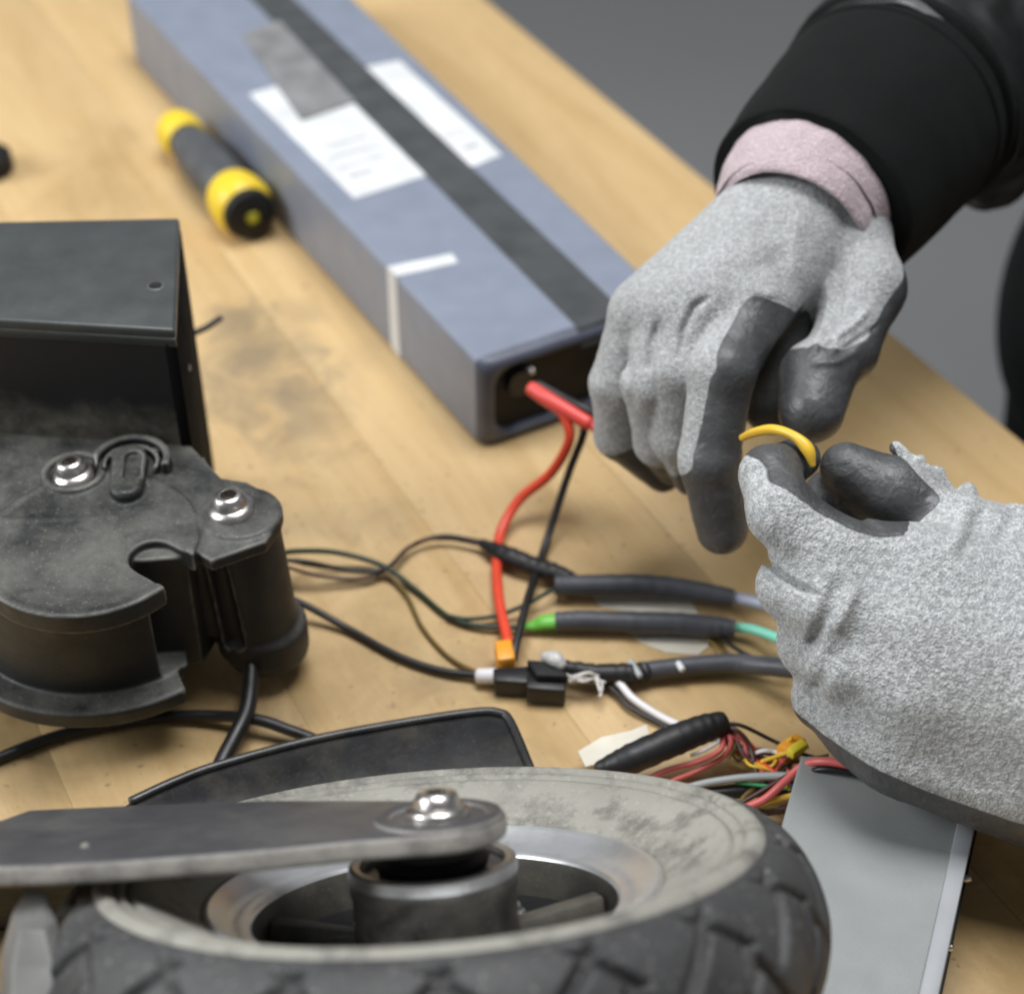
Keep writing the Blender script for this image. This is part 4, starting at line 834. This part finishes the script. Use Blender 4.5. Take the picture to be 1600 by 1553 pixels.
# ---- left hand (lower)
B = []
bd = D_(-.1, -.75, .7)
bone('palm', (1440, 905, 56.6), (1700, 1000, 57.0), 1.75, 2.3, D_(0, .8, .7), 1.5, 1.5)
bone('palm', (1430, 985, 55.9), (1700, 1060, 56.0), 1.75, 2.4, D_(0, 0, 1), .8, .8)
bone('palm', (1430, 1070, 55.9), (1700, 1130, 56.0), 1.75, 2.4, bd, .75, .75)
bone('palm', (1415, 1148, 57.0), (1700, 1236, 56.8), 2.05, 2.5, bd, .45, .35)
bone('palm', (1700, 1090, 56.4), (1860, 1130, 57.5), 3.4, 3.1, D_(0, 0, 1), 2, 2)
bone('palm', (1500, 850, 58.4), (1700, 960, 57.6), 1.6, 2.4, D_(0, .9, .4), 2, 2)
ip = D_(.55, .8, .25)
bone('index', (1450, 905, 56.6), (1300, 862, 56.5), 1.60, 1.28, D_(.3, .95, .1), .62, .50)
bone('index', (1300, 862, 56.5), (1222, 800, 56.6), 1.28, 1.10, D_(.6, .8, .1), .50, .42)
bone('index', (1222, 800, 56.6), (1202, 742, 57.6), 1.10, .98, D_(.45, .85, .2), .35, .12)
bone('index', (1202, 742, 57.6), (1248, 716, 58.8), .92, .72, D_(.3, .8, .2), -.2, -1.2)
bone('middle', (1440, 985, 55.9), (1300, 945, 56.0), 1.65, 1.25, D_(0, 0, 1), .8, .8)
bone('middle', (1300, 945, 56.0), (1236, 915, 57.2), 1.20, 1.12, D_(0, 0, 1), .8, .8)
bone('middle', (1236, 915, 57.2), (1280, 860, 59.5), 1.05, .85, D_(1, 0, .5), .2, -.5)
bone('ring', (1440, 1070, 55.9), (1330, 1035, 56.2), 1.65, 1.25, D_(0, 0, 1), .8, .8)
bone('ring', (1330, 1035, 56.2), (1268, 1005, 57.6), 1.25, 1.1, D_(0, 0, 1), .8, .8)
bone('ring', (1268, 1005, 57.6), (1310, 960, 60.), 1.05, .8, D_(1, 0, .5), .2, -.5)
bone('little', (1430, 1150, 56.9), (1350, 1126, 57.3), 1.8, 1.45, bd, .4, .3)
bone('little', (1350, 1126, 57.3), (1292, 1092, 58.2), 1.45, 1.12, bd, .4, .5)
bone('little', (1285, 1085, 58.2), (1330, 1080, 60.2), .95, .8, bd, .0, -.5)
bone('palm', (1300, 778, 60.6), (1430, 815, 60.4), 1.0, 1.1, D_(0, 0, -1), -2, -2)
bone('thumb', (1322, 732, 59.2), (1396, 769, 59.0), .88, 1.17, D_(0, 0, -1), -1.8, -1.6)
bone('thumb', (1396, 769, 59.0), (1470, 808, 58.6), 1.17, .86, D_(-.3, -.45, -.5), -1.2, -.35)
bone('thumb', (1470, 815, 58.8), (1590, 868, 58.8), .95, 1.5, D_(0, 0, 1), 2, 2)
def ex_l(P, d):
    for pts, w_, a in [([(1176, 848), (1196, 876), (1232, 908), (1284, 934)], .10, .34), ([(1310, 905), (1298, 945), (1282, 980), (1262, 1020)], .24, .26), ([(1338, 915), (1322, 955), (1300, 990)], .18, -.13),
                       ([(1345, 930), (1338, 990), (1318, 1030)], .3, .10), ([(1305, 1010), (1290, 1050), (1275, 1080)], .22, .14), ([(1270, 1015), (1262, 1060)], .2, -.08),
                       ([(1272, 765), (1320, 800), (1380, 832)], .12, .12), ([(1535, 790), (1524, 830), (1500, 870)], .14, .16), ([(1512, 780), (1502, 830), (1480, 870)], .2, -.12), ([(1585, 800), (1560, 850)], .2, .12),
                       ([(1430, 880), (1480, 960), (1500, 1040)], .6, .08), ([(1400, 1180), (1480, 1200), (1560, 1240)], .4, .06), ([(1215, 800), (1240, 850), (1290, 880)], .5, -.05)]:
        d = fold(P, d, pts, w_, a, 58.2)
    d = crease(P, d, [vd(1400, 700, 59.8), vd(1430, 728, 59.6), vd(1462, 742, 59.4), vd(1480, 765, 59.3)], .24, .25, True)
    d = crease(P, d, [vd(1500, 800, 58.8), vd(1512, 768, 58.9)], .30, .3, True)
    d = crease(P, d, [vd(1548, 812, 58.6), vd(1590, 812, 58.4), vd(1640, 815, 58.4)], .38, .4, True)
    d = crease(P, d, [vd(1440, 716, 59.6), vd(1436, 722, 59.5)], .14, .16, True)
    d = crease(P, d, [vd(1466, 738, 59.4), vd(1464, 745, 59.4)], .15, .16, True)
    return d
def ce_l(V, N, c):
    px = 800 + FPX * ((V - CAM) @ eR) / ((V - CAM) @ eF); py = 776.5 - FPX * ((V - CAM) @ eU) / ((V - CAM) @ eF)
    low = py > np.interp(px, [1230, 1289, 1370, 1461, 1550, 1600], [1100, 1150, 1200, 1241, 1272, 1288])
    c = np.where(low, np.maximum(c, .5), np.where(py > 1000, np.minimum(c, -.3), c)); rf = py < np.interp(px, [1380, 1400, 1440, 1500, 1520], [650, 706, 748, 800, 900]); c = np.where(rf & (px > 1390), -1, c)
    return c
glv = hand('glove', B, None, (np.array([5.2, -27, 0.8]), np.array([24.5, -4, 15])), ex_l, .1, KNIT_L, 'left glove closest to camera, its fingertips meeting the yellow wire', ce_l, .03, kf=.75)
arm_tube('wrist_band', [vd(1850, 1120, 57.4), vd(1950, 1140, 58.5), vd(2100, 1150, 60.5)], [(3.3, 3.1), (3.4, 3.3), (3.4, 3.4)], CUFFK, glv, fn=ribs)
arm_tube('sleeve', [vd(2000, 1140, 59.5), vd(2030, 1140, 60), vd(2200, 1100, 64), vd(2500, 800, 80), vd(2500, 200, 100)], [(4.2, 4.1), (4.3, 4.2), (4.9, 4.8), (6.5, 6.3), (8, 8)], JACKET, person, fn=sl_fn, label='left jacket sleeve')
# the wire end held between the gloves
yw = tube('yellow_wire', [vd(1160, 684, 60.4), vd(1178, 676, 59.2), vd(1208, 671, 58.2), vd(1240, 681, 57.6), vd(1262, 702, 57.4), vd(1270, 728, 57.4)], [.13, .16, .17, .16, .22, .10], W_YEL, None, seg=12)
tag(yw, 'short bent yellow wire pinched between the two gloves', 'wire')
print('objects', len(bpy.data.objects), 'verts', sum(len(m.vertices) for m in bpy.data.meshes))
